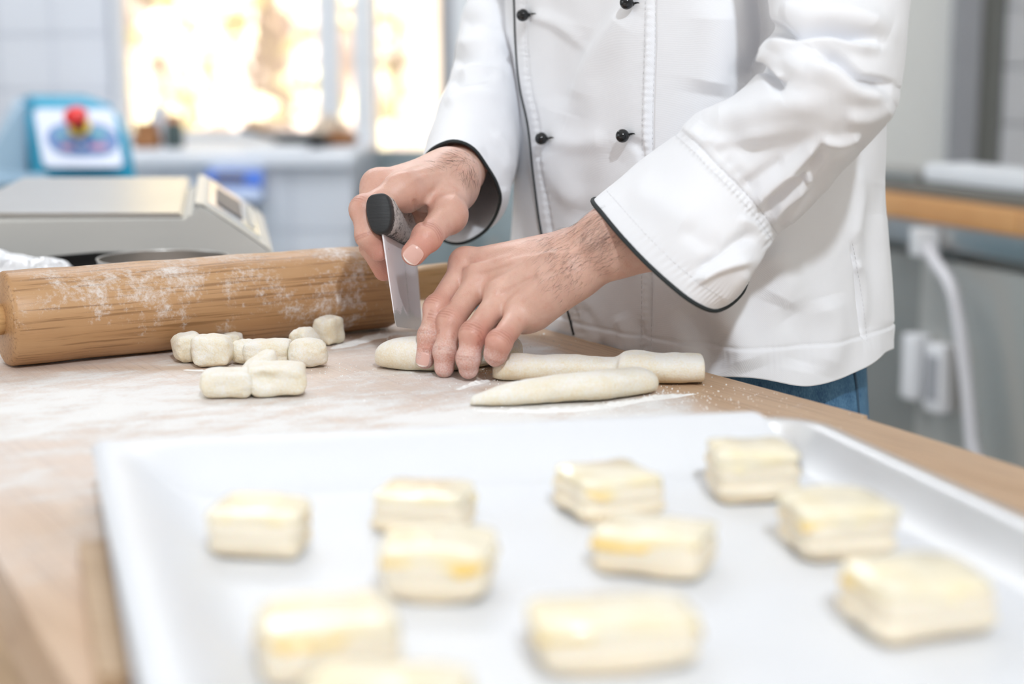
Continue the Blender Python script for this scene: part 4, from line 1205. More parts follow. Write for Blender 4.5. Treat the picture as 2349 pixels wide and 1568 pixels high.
# --- left hand (near): joints measured in the photograph with a depth each
def hand_L():
    lo, hi = (-.118, 1.03, .898), (.16, 1.26, 1.06)
    R = rng_box(lo, hi)
    wrist = P(1338, 590, 1.088); fore = P(1510, 524, 1.085)
    mcp = [P(1070, 606, 1.140), P(1106, 634, 1.122), P(1152, 676, 1.103), P(1196, 716, 1.086)]
    palm = Field(R)
    palm.cone(wrist, P(1420, 548, 1.078), .0220, .0235, .010, flat=((0, 1, .35), 1.15))
    palm.cone(P(1420, 548, 1.078), fore, .0235, .0262, .010)
    wr = [P(1300, 572, 1.108), P(1302, 592, 1.098), P(1306, 612, 1.088), P(1300, 634, 1.078)]
    rr1 = [.0125, .0130, .0130, .0125]; rr2 = [.0100, .0102, .0096, .0088]
    for i in range(4):
        palm.cone(wr[i], mcp[i], rr1[i], rr2[i], .014)
    # palm mass below (hypothenar, thenar)
    palm.cone(P(1318, 625, 1.082), P(1230, 716, 1.090), .0150, .0115, .012)
    palm.cone(P(1290, 620, 1.100), P(1180, 700, 1.120), .0150, .0110, .012)
    for i in range(3): palm.cone(mcp[i] + (0, .008, -.006), mcp[i + 1] + (0, .008, -.006), .0085, .0085, .010)
    for i, rk in enumerate((.0106, .0108, .0100, .0090)): palm.ell(mcp[i] + (-.001, -.001, .001), (rk, rk, rk), .006)
    chains = [
        ([mcp[0], P(1002, 707, 1.108), P(984, 770, 1.094), P(975, 824, 1.0895)], [.0092, .0079, .0074, .0065]),
        ([mcp[1], P(1034, 738, 1.092), P(1021, 806, 1.080), P(1019, 843, 1.0785)], [.0094, .0082, .0077, .0068]),
        ([mcp[2], P(1086, 768, 1.070), P(1074, 822, 1.0645), P(1075, 846, 1.0660)], [.0091, .0081, .0076, .0068]),
        ([mcp[3], P(1146, 786, 1.054), P(1137, 812, 1.0550), P(1136, 820, 1.062)], [.0088, .0076, .0070, .0062]),
    ]
    tot = Field(R); tot.F[:] = palm.F
    for ch, rd in chains:
        f = Field(R)
        for i in range(3):
            f.cone(ch[i], ch[i + 1], rd[i], rd[i + 1], .0028)
        f.ell(ch[1] + (-.0006, -.0016, .0012), (rd[1] * 1.0,) * 3, .006)
        f.ell(ch[2] + (0, -.0005, .0004), (rd[2] * 1.0,) * 3, .003)
        g = Field(R); g.F[:] = palm.F; g.merge(f, .0065)
        tot.F = np.minimum(tot.F, g.F) - .25 * .0012 * (np.maximum(.0012 - np.abs(tot.F - g.F), 0) / .0012) ** 2
    th = Field(R)
    tpts = [P(1262, 640, 1.118), P(1165, 724, 1.146), P(1085, 790, 1.150), P(1040, 818, 1.146)]
    for i, (a, b) in enumerate(((.016, .012), (.012, .0095), (.0095, .0075))): th.cone(tpts[i], tpts[i + 1], a, b, .004)
    g = Field(R); g.F[:] = palm.F; g.merge(th, .010); tot.F = np.minimum(tot.F, g.F)
    # dips between the knuckles, tendon relief
    for i in range(3):
        m1 = (mcp[i] + mcp[i + 1]) / 2 + np.array([-.004, -.009, .008]); m2 = (mcp[i] * .6 + wr[i] * .4 + mcp[i + 1] * .6 + wr[i + 1] * .4) / 2 + np.array([-.002, -.0125, .0125])
        tot.cone(m1, m2, .0028, .0016, .005, carve=True)
    body.merge(tot, 0)
    return mcp, chains, wrist, fore, tpts
def hand_R():
    lo, hi = (-.118, 1.04, .90), (.10, 1.262, 1.078)
    R = rng_box(lo, hi)
    wrist = P(1040, 404, 1.205); fore = P(1078, 354, 1.295)
    palm = Field(R)
    palm.cone(wrist, P(1050, 394, 1.240), .0200, .0180, .010, flat=((0, .5, 1), 1.10))
    palm.cone(P(1050, 394, 1.240), fore, .0180, .0195, .010)
    mcp = [P(922, 437, 1.150), P(868, 428, 1.172), P(872, 446, 1.192), P(896, 474, 1.206)]
    wr = [P(1032, 402, 1.190), P(1022, 392, 1.200), P(1024, 400, 1.210), P(1030, 415, 1.216)]
    for i, (a, b) in enumerate(((.0135, .0112), (.0135, .0108), (.0125, .010), (.0125, .0095))):
        palm.cone(wr[i], mcp[i], a, b, .013)
    for i in range(3): palm.cone(mcp[i] + (.004, .004, -.006), mcp[i + 1] + (.004, .002, -.004), .0088, .0086, .010)
    palm.ell(mcp[0] + (0, -.001, .001), (.0116,) * 3, .006)
    palm.ell(mcp[1] + (0, 0, .001), (.0110,) * 3, .006)
    palm.cone(P(1040, 440, 1.205), P(965, 480, 1.205), .0145, .0125, .012)
    chains = [
        ([mcp[0], P(838, 481, 1.128), P(843, 540, 1.118), P(868, 574, 1.122)], [.0108, .0096, .0086, .0076]),
        ([mcp[1], P(842, 492, 1.158), P(852, 566, 1.146), P(880, 622, 1.146)], [.0104, .0092, .0084, .0070]),
        ([mcp[2], P(850, 510, 1.182), P(866, 570, 1.176), P(892, 606, 1.176)], [.0100, .0088, .0080, .0070]),
        ([mcp[3], P(878, 528, 1.204), P(892, 570, 1.200), P(912, 596, 1.198)], [.0092, .0080, .0072, .0064]),
    ]
    tot = Field(R); tot.F[:] = palm.F
    for ch, rd in chains:
        f = Field(R)
        for i in range(3): f.cone(ch[i], ch[i + 1], rd[i], rd[i + 1], .003)
        f.ell(ch[1] + (-.0012, -.0006, .0006), (rd[1] * 1.04,) * 3, .004)
        g = Field(R); g.F[:] = palm.F; g.merge(f, .0075)
        tot.F = np.minimum(tot.F, g.F) - .25 * .0014 * (np.maximum(.0014 - np.abs(tot.F - g.F), 0) / .0014) ** 2
    tpts = [P(1040, 432, 1.196), P(1026, 494, 1.152), P(980, 544, 1.122), P(949, 581, 1.108)]
    th = Field(R)
    for i, (a, b) in enumerate(((.0155, .0118), (.0118, .0094), (.0094, .0086))): th.cone(tpts[i], tpts[i + 1], a, b, .005)
    th.ell(tpts[1] + (.002, -.001, .001), (.0118,) * 3, .008)
    th.ell(tpts[2] + (0, -.001, .001), (.0100,) * 3, .004)
    g = Field(R); g.F[:] = palm.F; g.merge(th, .011); tot.F = np.minimum(tot.F, g.F)
    # web between thumb and forefinger
    web = Field(R)
    web.cone(P(1010, 440, 1.178), P(968, 462, 1.176), .0105, .007, .006)
    tot.merge(web, .012)
    body.merge(tot, 0)
    return mcp, chains, wrist, fore, tpts
HL = hand_L(); HR = hand_R()
# --- arms, torso, head, legs under the clothes
elL, shL = P(1925, 215, 1.062), BF(.165, .01, 1.385)
elR, shR = P(1165, 60, 1.46), BF(-.165, .01, 1.385)
for ch_, r_s in (([HL[3], P(1640, 420, 1.085), elL, P(1925, 60, 1.075), shL], [.0262, .027, .030, .030, .036]), ([HR[3], P(1120, 210, 1.385), elR, P(1195, -100, 1.475), shR], [.0195, .022, .024, .026, .036])):
    for i in range(len(ch_) - 1): body.cone(ch_[i], ch_[i + 1], r_s[i], r_s[i + 1], .008 if i == 0 else .02)
def along(v, w, d): return ((face_dir), 1.35)
for (l0, z0, r0), (l1, z1, r1) in ((((.070), .92, .058), ((.070), 1.15, .068)), (((.070), 1.15, .072), ((.080), 1.33, .076)), (((.04), 1.02, .070), ((.04), 1.3, .076))):
    for sg in (-1, 1):
        body.cone(BF(l0 * sg, -.015, z0), BF(l1 * sg, -.015, z1), r0, r1, .04)
body.cone(shL, shR, .042, .042, .04)
body.cone(BF(0, 0, 1.38), BF(0, .025, 1.56), .056, .052, .05)
hc = BF(0, .045, 1.665)
Rh = [left_dir, face_dir, np.array([0, 0, 1.0])]
body.ell(hc, (.074, .094, .108), .02, Rh)
body.ell(BF(0, .075, 1.585), (.048, .055, .050), .03, Rh)
body.cone(BF(0, .137, 1.665), BF(0, .158, 1.622), .008, .013, .012)
for sg in (-1, 1):
    body.ell(BF(sg * .076, .035, 1.655), (.010, .020, .032), .008, Rh)
    body.ell(BF(sg * .031, .134, 1.668), (.016, .012, .012), .008, Rh, carve=True)
    body.ell(BF(sg * .031, .118, 1.668), (.0125, .0125, .0125), .004, Rh)
body.ell(BF(0, .131, 1.590), (.024, .008, .006), .006, Rh)
for sg in (-1, 1):
    hip, kn, an = BF(sg * .072, -.02, .88), BF(sg * .090, .0, .49), BF(sg * .10, -.01, .09)
    body.cone(hip, kn, .052, .046, .02); body.cone(kn, an, .055, .038, .03)
    body.cone(an + (0, 0, -.045), an + face_dir * .16 + (0, 0, -.055), .036, .028, .02)
BV, BFc = surface_nets(body.F)
del body
# per-vertex skin tone: redder knuckles and finger tips, flour on the fingers
def near(pts, r):
    d = np.full(len(BV), 9.0)
    for p in pts: d = np.minimum(d, ((BV - p) ** 2).sum(1))
    return np.exp(-d / (r * r))
kn = [c[0][1] for c in HL[1]] + [c[0][1] for c in HR[1]] + [HL[0][0], HL[0][1], HR[0][0], HR[0][1], HR[4][1], HR[4][2]]
tips = [c[0][3] for c in HL[1]] + [c[0][3] for c in HR[1]] + [HR[4][3], HL[4][3]]
red = np.clip(near(kn, .011) * .85 + near(tips, .017) * .9, 0, 1)
flo = np.clip(near([c[0][3] for c in HL[1]] + [c[0][2] for c in HL[1]], .014) * .9 + near([HR[4][3]], .012) * .55 + near([HR[1][0][0][3], HR[1][0][0][2]], .016) * .6, 0, 1)
a_, b_, c_, d_ = (BV[BFc[:, k]] for k in range(4))
fn_ = np.cross(c_ - a_, d_ - b_); BN = np.zeros_like(BV)
for k in range(4):
    for ax_ in range(3): BN[:, ax_] += np.bincount(BFc[:, k], fn_[:, ax_], len(BV))
BN /= np.linalg.norm(BN, axis=1)[:, None] + 1e-12
crease = np.zeros(len(BV))
def joint_crease(p0, j, p1, r, offs, amp=1.0):
    ax_ = p1 - p0; ax_ /= np.linalg.norm(ax_); dors = j - (p0 + p1) / 2; dors -= ax_ * (dors @ ax_); dors /= np.linalg.norm(dors) + 1e-9
    m = np.where(((BV - j) ** 2).sum(1) < (2.1 * r) ** 2)[0]
    t_ = (BV[m] - j) @ ax_; w_ = sstep(.15, .75, BN[m] @ dors); nz = vnoise(BV[m] * 260, 3) * .0006
    for o_, a2 in offs: crease[m] += amp * a2 * w_ * np.exp(-((t_ - o_ + nz) / .00062) ** 2)
for ch, rd in HL[1] + HR[1]:
    joint_crease(ch[0], ch[1], ch[2], rd[1], ((-.0030, .6), (-.0008, 1), (.0014, .9), (.0034, .5)))
    joint_crease(ch[1], ch[2], ch[3], rd[2], ((-.0008, .8), (.0009, .7)))
joint_crease(HR[4][1], HR[4][2], HR[4][3], .0095, ((-.0034, .5), (-.0012, 1), (.0010, .9), (.0032, .6)), 1.1)
BV = BV - BN * (.00030 * np.clip(crease, 0, 1.2))[:, None]
BV = strokes(BV, BN, [([(1108, 622), (1180, 598), (1290, 575)], 7, 7, .0008), ([(1155, 664), (1220, 632), (1300, 600)], 7, 7, .0007), ([(1190, 610), (1250, 584), (1300, 580), (1350, 560)], 5, 5, .0008),
     ([(1082, 640), (1130, 618), (1180, 612)], 8, 9, -.0008), ([(1126, 690), (1180, 654), (1240, 634)], 8, 10, -.0008), ([(1195, 690), (1260, 640), (1330, 622)], 6, 6, .0005),
     ([(935, 420), (985, 400), (1030, 396)], 7, 7, .0007), ([(880, 412), (950, 392), (1010, 384)], 6, 6, .0006), ([(1000, 500), (1035, 470), (1050, 430)], 10, 10, .0008),
     ([(960, 500), (985, 470), (990, 430)], 9, 12, -.0012), ([(950, 455), (955, 485), (975, 520)], 5, 7, -.0014)])
m_skin = mat('skin', (.80, .56, .47), .46); t = NT(m_skin)
v_ = t.obj(); rd_ = t.attr('red'); fl_ = t.attr('flour')
n1 = t.noise(v_, 45, 4, .6); n2 = t.noise(v_, 900, 2, .6); n3 = t.noise(v_, 1500, 2, .6)
base = t.ramp(n1, [(.3, (.62, .365, .28)), (.7, (.73, .475, .385))])
base = t.mix(t.math('MULTIPLY', rd_, .78), base, (.58, .215, .165))
base = t.mix(t.math('MULTIPLY', t.attr('crease'), .55), base, (.36, .12, .085))
base = t.mix(t.maprange(t.noise(v_, 120, 3, .6), .52, .75, 0, .35), base, (.60, .27, .20))
fm = t.maprange(t.math('ADD', t.math('ADD', t.math('MULTIPLY', fl_, .75), t.math('MULTIPLY', n1, .45)), t.math('MULTIPLY', n2, .55)), .82, 1.25)
t.color(t.mix(t.math('MULTIPLY', fm, .6), base, (.85, .81, .78)))
t.b.inputs['Subsurface Weight'].default_value = .22; t.b.inputs['Subsurface Radius'].default_value = (.012, .004, .002); t.b.inputs['Subsurface Scale'].default_value = .5
vor = t.n('ShaderNodeTexVoronoi'); vor.inputs['Scale'].default_value = 900; t.l(v_, vor.inputs['Vector'])
h = t.math('ADD', t.math('MULTIPLY', vor.outputs['Distance'], .5), t.noise(v_, 300, 4, .7))
t.normal(t.bump(h, .35, .0006)); t.rough(t.maprange(fm, 0, 1, .42, .85))
person = empty('person', tuple(BF(0, 0, 0)), 'person in white double-breasted jacket with black piping, cutting dough with a scraper', 'person')
mesh('body', BV, BFc, m_skin, person, True, {'red': red, 'flour': flo, 'crease': np.clip(crease, 0, 1)})
bvh_body = BVHTree.FromPolygons(BV.tolist(), BFc.tolist())
O_ = Vector((0, 0, CZ))
def hit(bvh, px, py):
    d = Vector(ray(px, py)).normalized()
    loc, nrm, i, dist = bvh.ray_cast(O_, d)
    return loc, nrm
# finger nails
m_nail = mat('finger_nail', (.80, .52, .46), .22); t = NT(m_nail)
uvw = t.attr('edge'); t.color(t.mix(uvw, (.74, .45, .385), (.84, .72, .66)))
def nail(c, dist_dir, nrm, R, wdt, ln, name='fingernail'):
    """c: centre on the finger surface"""
    d = np.asarray(dist_dir, float); n = np.asarray(nrm, float); n /= np.linalg.norm(n)
    d = d - n * (d @ n); d /= np.linalg.norm(d); sdd = np.cross(d, n)
    u = np.linspace(-1, 1, 17); v = np.linspace(-1, 1, 17)
    U, Vv = np.meshgrid(u, v, indexing='ij')
    Us = U * (1 - .10 * np.clip(-Vv, 0, 1)) * np.sqrt(np.clip(1 - np.abs(Vv) ** 5 * .75, 0, 1)); ang = Us * wdt / 2 / R
    vl = Vv * ln / 2 * (1 - .10 * U ** 2)
    base = np.asarray(c) - n * R
    out = []
    for o in (.00045, -.0012):
        out.append(base + n * ((R + o) * np.cos(ang) - .0012 * np.clip(Vv, 0, 1) ** 2 - .0008 * (Vv < -.8))[..., None] + sdd * ((R + o) * np.sin(ang))[..., None] + d * vl[..., None])
    V = np.concatenate([a.reshape(-1, 3) for a in out]); N = 17 * 17; f = grid_faces(17, 17)
    lp = list(range(0, 17)) + [i * 17 + 16 for i in range(1, 17)] + [16 * 17 + j for j in range(15, -1, -1)] + [i * 17 for i in range(15, 0, -1)]
    sf = np.array([[lp[i], lp[(i + 1) % len(lp)], N + lp[(i + 1) % len(lp)], N + lp[i]] for i in range(len(lp))])
    ed = np.concatenate([sstep(.76, .88, Vv).ravel()] * 2)
    return mesh(name, V, np.concatenate([f, f[:, ::-1] + N, sf]), m_nail, person, True, {'edge': ed})
def nail_px(px, py, dpx, dpy, dY, R, wdt, ln, bend=0.0, tilt=0.0):
    loc, n = hit(bvh_body, px, py)
    if loc is None: return
    p = np.array(loc); dd = P(px + dpx, py + dpy, p[1] + dY) - p
    n = np.array(n); n = n / np.linalg.norm(n)
    nail(p - n * .0004, dd, n, R, wdt, ln)
nail_px(948, 584, -20, 24, -.004, .0098, .0130, .0135)        # thumb on the scraper
nail_px(968, 822, -4, 20, 0, .0072, .0100, .0110)             # forefinger of the near hand
# hairs on the forearms: thin tapering strands, one mesh
m_hair = mat('dark_body_hair', (.035, .022, .018), .5)
def hairs(regions, seed, name):
    r = np.random.RandomState(seed); vs, fs, b = [], [], 0
    for (x0, y0, x1, y1, wpx, n, dx, dy, L) in regions:
        for k in range(n):
            q = min(max(r.normal(.5, .28), -.15), 1.1); o = r.normal(0, wpx)
            ex, ey = x1 - x0, y1 - y0; l = math.hypot(ex, ey)
            px = x0 + ex * q - ey / l * o; py = y0 + ey * q + ex / l * o
            loc, nm = hit(bvh_body, px, py)
            if loc is None: continue
            p = np.array(loc); nm = np.array(nm)
            if nm[1] > .25: continue
            t_ = P(px + dx + r.normal(0, 9), py + dy + r.normal(0, 9), p[1]) - p; t_ -= nm * (t_ @ nm); t_ /= np.linalg.norm(t_) + 1e-9
            ln = L * r.uniform(.5, 1.25); bw = np.cross(t_, nm) * r.normal(0, .30)
            s = np.linspace(0, 1, 5)[:, None]
            path = p + t_ * ln * s + bw * ln * s ** 2 + nm * ln * (.34 * s - .22 * s ** 2)
            w = 1 * .000042 * (1 - s[:, 0]) + .00001
            N1 = np.cross(t_, nm)
            for i in range(5):
                vs += [path[i] + N1 * w[i], path[i] - N1 * w[i] * .5 + nm * w[i] * .9, path[i] - N1 * w[i] * .5 - nm * w[i] * .9]
            for i in range(4):
                for j in range(3):
                    fs.append((b + i * 3 + j, b + i * 3 + (j + 1) % 3, b + i * 3 + 3 + (j + 1) % 3, b + i * 3 + 3 + j))
            b += 15
    tag(mesh(name, np.array(vs), fs, m_hair, person), 'dark hairs on the forearms', kind='stuff')
hairs([(1440, 545, 1320, 540, 36, 330, -30, 22, .011), (1330, 560, 1240, 600, 45, 230, -30, 24, .0065), (1370, 480, 1230, 530, 9, 90, -30, 4, .011), (1250, 640, 1330, 640, 26, 60, -16, 24, .005),
       (1090, 360, 1000, 372, 12, 110, -26, 14, .009), (1095, 395, 1060, 410, 14, 90, -14, 26, .008)], 3, 'arm_hair')
# ------------------------------------------------------------------ clothes
m_shirt = mat('white_twill', (.865, .875, .91), .75); t = NT(m_shirt)
wv = t.n('ShaderNodeTexWave', wave_type='BANDS', bands_direction='DIAGONAL'); wv.inputs['Scale'].default_value = 420; wv.inputs['Distortion'].default_value = 1.5; wv.inputs['Detail'].default_value = 1
tc_ = t.n('ShaderNodeTexCoord'); t.l(tc_.outputs['Object'], wv.inputs['Vector'])
nn = t.noise(tc_.outputs['Object'], 22, 3, .5)
t.normal(t.bump(wv.outputs['Fac'], .12, .0003, t.bump(nn, .35, .004)))
t.b.inputs['Sheen Weight'].default_value = .15
m_pipe = mat('black_piping', (.014, .020, .022), .7); t = NT(m_pipe)
t.normal(t.bump(t.noise(t.obj(), 1500, 2), .6, .0005))
m_thread = mat('white_thread', (.74, .74, .76), .8)
m_button = mat('black_glossy_button', (.008, .009, .011), .10)
m_denim = mat('blue_denim', (.045, .12, .22), .85); t = NT(m_denim)
n1 = t.noise(t.obj((1, 1, .25)), 1400, 2, .7); n2 = t.noise(t.obj(), 45, 3)
t.color(t.ramp(t.math('ADD', t.math('MULTIPLY', n1, .6), t.math('MULTIPLY', n2, .4)), [(.36, (.028, .09, .19)), (.62, (.11, .25, .40))])); t.normal(t.bump(n1, .3, .0005))

def grid_normals(g, wrap=True):
    if wrap: du = np.roll(g, -1, 1) - np.roll(g, 1, 1)
    else: du = np.gradient(g, axis=1)
    dv = np.gradient(g, axis=0)
    n = np.cross(du, dv); n /= np.linalg.norm(n, axis=-1, keepdims=True) + 1e-12
    return n
def ring_pts(C0, A, B, n=12, pw=1.0):
    out = []
    for k in range(n):
        a = 2 * math.pi * k / n; c, s = math.cos(a), math.sin(a)
        c = np.sign(c) * abs(c) ** pw; s = np.sign(s) * abs(s) ** pw
        out.append(P(C0[0] + A[0] * c + B[0] * s, C0[1] + A[1] * c + B[1] * s, C0[2] + A[2] * c + B[2] * s))
    return np.array(out)
def loft(rings, nu, nv):
    """rings: list of closed loops (k,3) -> grid nu x nv"""
    R = np.array([cr(r, nv, True) for r in rings])
    k = len(R); g = np.zeros((nu, nv, 3))
    for j in range(nv): g[:, j] = cr(R[:, j], nu)
    return g
jacket_root = person
# ---- torso part
def torso_ring(z):
    zz = [.86, .889, .95, 1.02, 1.10, 1.20, 1.30, 1.37, 1.41, 1.44, 1.455]
    hw = [.180, .180, .177, .173, .173, .178, .186, .192, .170, .110, .075]
    fd = [.090, .090, .089, .088, .089, .093, .098, .098, .088, .075, .068]
    bk = [.166, .165, .158, .150, .142, .136, .128, .115, .090, .072, .064]
    return np.interp(z, zz, hw), np.interp(z, zz, fd), np.interp(z, zz, bk)
ZH = .889
zv = np.concatenate([np.linspace(ZH, 1.22, 300), np.linspace(1.225, 1.455, 30)])
nv_ = 900
th_ = np.linspace(0, 2 * np.pi, nv_, endpoint=False)     # 0 = front, towards his left positive
# denser on the visible side
th_ = th_ - .55 * np.sin(th_ - .9) * .9; th_ = np.sort(th_)
HW, FD, BK = torso_ring(zv)
c, s = np.cos(th_), np.sin(th_)
pw = 2 / 2.35
cs = np.sign(c) * np.abs(c) ** pw; sn = np.sign(s) * np.abs(s) ** pw
fwdv = np.where(c > 0, FD[:, None], BK[:, None]) * cs[None]
latv = HW[:, None] * sn[None]
sway = .004 * np.sin((zv - .9) * 16)[:, None] * np.cos(th_ * 2 + 1)[None]
latv = latv + sway
g = tc + left_dir * latv[..., None] + face_dir * fwdv[..., None]
g[..., 2] = zv[:, None]
# hem undulation
g[..., 2] += (.004 * np.sin(th_ * 3 + .4) + .003 * np.sin(th_ * 7))[None] * sstep(.98, ZH, zv)[:, None]
Nn = grid_normals(g); cen = g.mean(1, keepdims=True)
if ((g - cen) * Nn).sum() < 0: Nn = -Nn
V = g.reshape(-1, 3); N = Nn.reshape(-1, 3)
px, py = proj(V)
# soft broad drape
q = np.stack([V[:, 0] * 9, V[:, 1] * 9, V[:, 2] * 3.2], -1)
V = V + N * (.0060 * fbm(q, 12, 3) + .0022 * vnoise(V * (34, 34, 9), 5))[:, None]
pipe_l = [(1176, -60), (1180, 0), (1184, 110), (1193, 200), (1212, 290), (1224, 400), (1240, 520), (1262, 610), (1298, 698), (1317, 768)]
seam_r = [(1506, -60), (1503, 100), (1498, 260), (1497, 420), (1496, 600), (1496, 700), (1494, 812)]
S1 = [
 (seam_r, 5, 5, -.0011), ([(x - 14, y) for x, y in seam_r], 6, 6, .0007),
 ([(x + 26, y) for x, y in pipe_l], 5, 5, -.0009),
 # pulls from the buttons
 ([(1222, 34), (1290, 60), (1340, 110)], 14, 20, .0016), ([(1262, 318), (1330, 330), (1400, 318)], 22, 26, .0014),
 ([(1448, 20), (1400, 80), (1345, 160), (1310, 260)], 22, 40, .0024), ([(1450, 320), (1475, 350), (1480, 390)], 10, 16, -.0014),
 ([(1340, 60), (1320, 150), (1290, 260)], 30, 30, -.0018), ([(1250, 330), (1285, 420), (1350, 480)], 26, 34, .0020),
 ([(1420, 330), (1370, 420), (1330, 520)], 26, 34, -.0016),
 ([(1290, 640), (1360, 720), (1400, 800)], 30, 22, .0022), ([(1340, 690), (1380, 760), (1390, 815)], 14, 14, -.0018),
 ([(1420, 720), (1440, 770), (1440, 830)], 14, 18, .0022), ([(1470, 730), (1478, 790), (1470, 830)], 10, 10, -.0014),
 # side drape
 ([(1730, -40), (1745, 100), (1700, 190)], 22, 30, -.0060), ([(1660, 0), (1655, 120), (1640, 220)], 60, 50, .0040),
 ([(1560, 700), (1610, 780), (1640, 860)], 26, 40, -.0034), ([(1640, 690), (1690, 770), (1720, 850)], 40, 44, .0036),
 ([(1800, 700), (1840, 780), (1830, 850)], 34, 40, -.0026), ([(1890, 680), (1910, 760), (1880, 860)], 30, 34, .0028),
 ([(2010, 420), (2005, 560), (1990, 700), (2005, 800)], 26, 30, -.0030), ([(1950, 557), (1962, 620), (1976, 710), (1984, 786)], 4, 6, -.0018),
 ([(1962, 600), (1990, 640), (1988, 760)], 14, 14, .0016), ([(2030, 430), (2030, 640), (2035, 780)], 14, 20, .0022),
 ([(1965, 380), (1975, 470), (1955, 560)], 14, 18, .0016),
 ([(1760, 560), (1800, 640), (1780, 700)], 40, 40, .0024),
]
V = strokes(V, N, [(a, b, c, d * 1.9) for a, b, c, d in S1])
# right front panel laps over: a step along the piping
px, py = proj(V)
plx = np.interp(py, [p[1] for p in pipe_l], [p[0] for p in pipe_l])
vd = V - np.array([0, 0, CZ]); facing = (vd * N).sum(1) < 0
V = V + N * (.0016 * sstep(-4, 4, px - plx) * sstep(900, 500, px - plx) * facing)[:, None]
# puckers along the stitched lines
for line, off, amp in ((seam_r, -12, .00026), (pipe_l, 22, .00028)):
    lx = np.interp(py, [p[1] for p in line], [p[0] for p in line])
    dd = np.abs(px - lx - off)
    pk = np.sin(py * .36 + 2.2 * vnoise(np.stack([py * .03, py * 0, py * 0], -1), 4)) * np.exp(-(dd / 11) ** 2)
    V = V + N * (amp * pk * facing)[:, None]
# hem band
hz_ = V[:, 2] - ZH
V = V + N * (.0009 * sstep(.0225, .020, hz_) - .0008 * np.exp(-((hz_ - .0225) / .0012) ** 2) + .00012 * np.sin(th_[None, :] * 90 + 3 * np.sin(th_ * 20)[None]).repeat(len(zv), 0).ravel() * np.exp(-((hz_ - .016) / .008) ** 2))[:, None]
F = grid_faces(len(zv), nv_, True)
a_, b_, c3 = V[F[0, 0]], V[F[0, 1]], V[F[0, 2]]
if np.cross(b_ - a_, c3 - a_) @ N[F[0, 0]] < 0: F = F[:, ::-1].copy()
jk = mesh('jacket', V, F, m_shirt, person)
jk.modifiers.new('thickness', 'SOLIDIFY').thickness = .0012
bvh_j = BVHTree.FromPolygons(V.tolist(), F[::1].tolist())
def on_jacket(pts, n, lift=0.0, bvh=None):
    pp = cr(np.array([(a, b, 0) for a, b in pts]), n)
    out = []
    for q in pp:
        l, nm = hit(bvh or bvh_j, q[0], q[1])
        if l is None: continue
        nm = np.array(nm); nm = nm if nm @ (np.array(l) - np.array([0, 0, CZ])) < 0 else -nm
        out.append(np.array(l) + nm * lift)
    return np.array(out)
pth = on_jacket(pipe_l, 150, .0002)
if len(pth) > 5:
    v, f = tube(pth, .0011, 8); mesh('front_piping', v, f, m_pipe, jk)
def stitches(paths, name, parent, ln=.0026, gap=.0012, r=.00016):
    vs, fs, b = [], [], 0
    for path in paths:
        if len(path) < 3: continue
        d = np.concatenate([[0], np.cumsum(np.linalg.norm(np.diff(path, axis=0), axis=1))])
        s = 0
        while s + ln < d[-1]:
            ss = np.linspace(s, s + ln, 3); p = np.stack([np.interp(ss, d, path[:, i]) for i in range(3)], -1)
            v, f = tube(p, [r * .6, r, r * .6], 4); vs.append(v); fs += [tuple(i + b for i in q) for q in f]; b += len(v); s += ln + gap
    if vs: tag(mesh(name, np.concatenate(vs), fs, m_thread, parent), kind='stuff')
stitches([on_jacket(seam_r, 200, .0003), on_jacket([(x - 24, y) for x, y in seam_r], 200, .0002), on_jacket([(x + 22, y) for x, y in pipe_l], 200, .0002),
          on_jacket([(x + 5, y) for x, y in [(1950, 557), (1962, 620), (1976, 710), (1984, 786)]], 80, .0002)], 'stitching', jk)
for x, y in ((1212, 34), (1449, 9), (1253, 318), (1439, 309), (1441, 604), (1290, 600)):
    l, nm = hit(bvh_j, x + 3, y)
    if l is None: continue
    nm = np.array(nm); nm = nm if nm @ (np.array(l) - np.array([0, 0, CZ])) < 0 else -nm
    l = np.array(l)
    q = Vector(nm).to_track_quat('Z', 'Y').to_matrix().to_4x4(); q.translation = Vector(l)
    r_ = .0050
    pr = [(0, -.001), (.0018, -.001), (.0013, .0012)] + [(r_ * math.sin(a), .0012 + r_ - r_ * math.cos(a)) for a in np.linspace(.28, math.pi, 18)]
    v, f = lathe(pr, 28, q); mesh('button', v, f, m_button, jk)
    slit = on_jacket([(x + 8, y - 2), (x + 14, y - 3), (x + 18, y - 2)], 6, .0002)
    if len(slit) > 2:
        v, f = tube(slit, [.0008, .0006, .0005, .0004, .0003, .0002][:len(slit)], 6); mesh('button_loop', v, f, m_pipe, jk)
# collar, standing
zc_ = np.linspace(1.452, 1.495, 6); g2 = []
for z in zc_:
    g2.append([BF(.066 * math.sin(a), .060 * math.cos(a) + .012, z) for a in np.linspace(0, 2 * np.pi, 60, endpoint=False)])
g2 = np.array(g2); co = mesh('collar', g2.reshape(-1, 3), grid_faces(6, 60, True), m_shirt, jk); co.modifiers.new('thickness', 'SOLIDIFY').thickness = .002

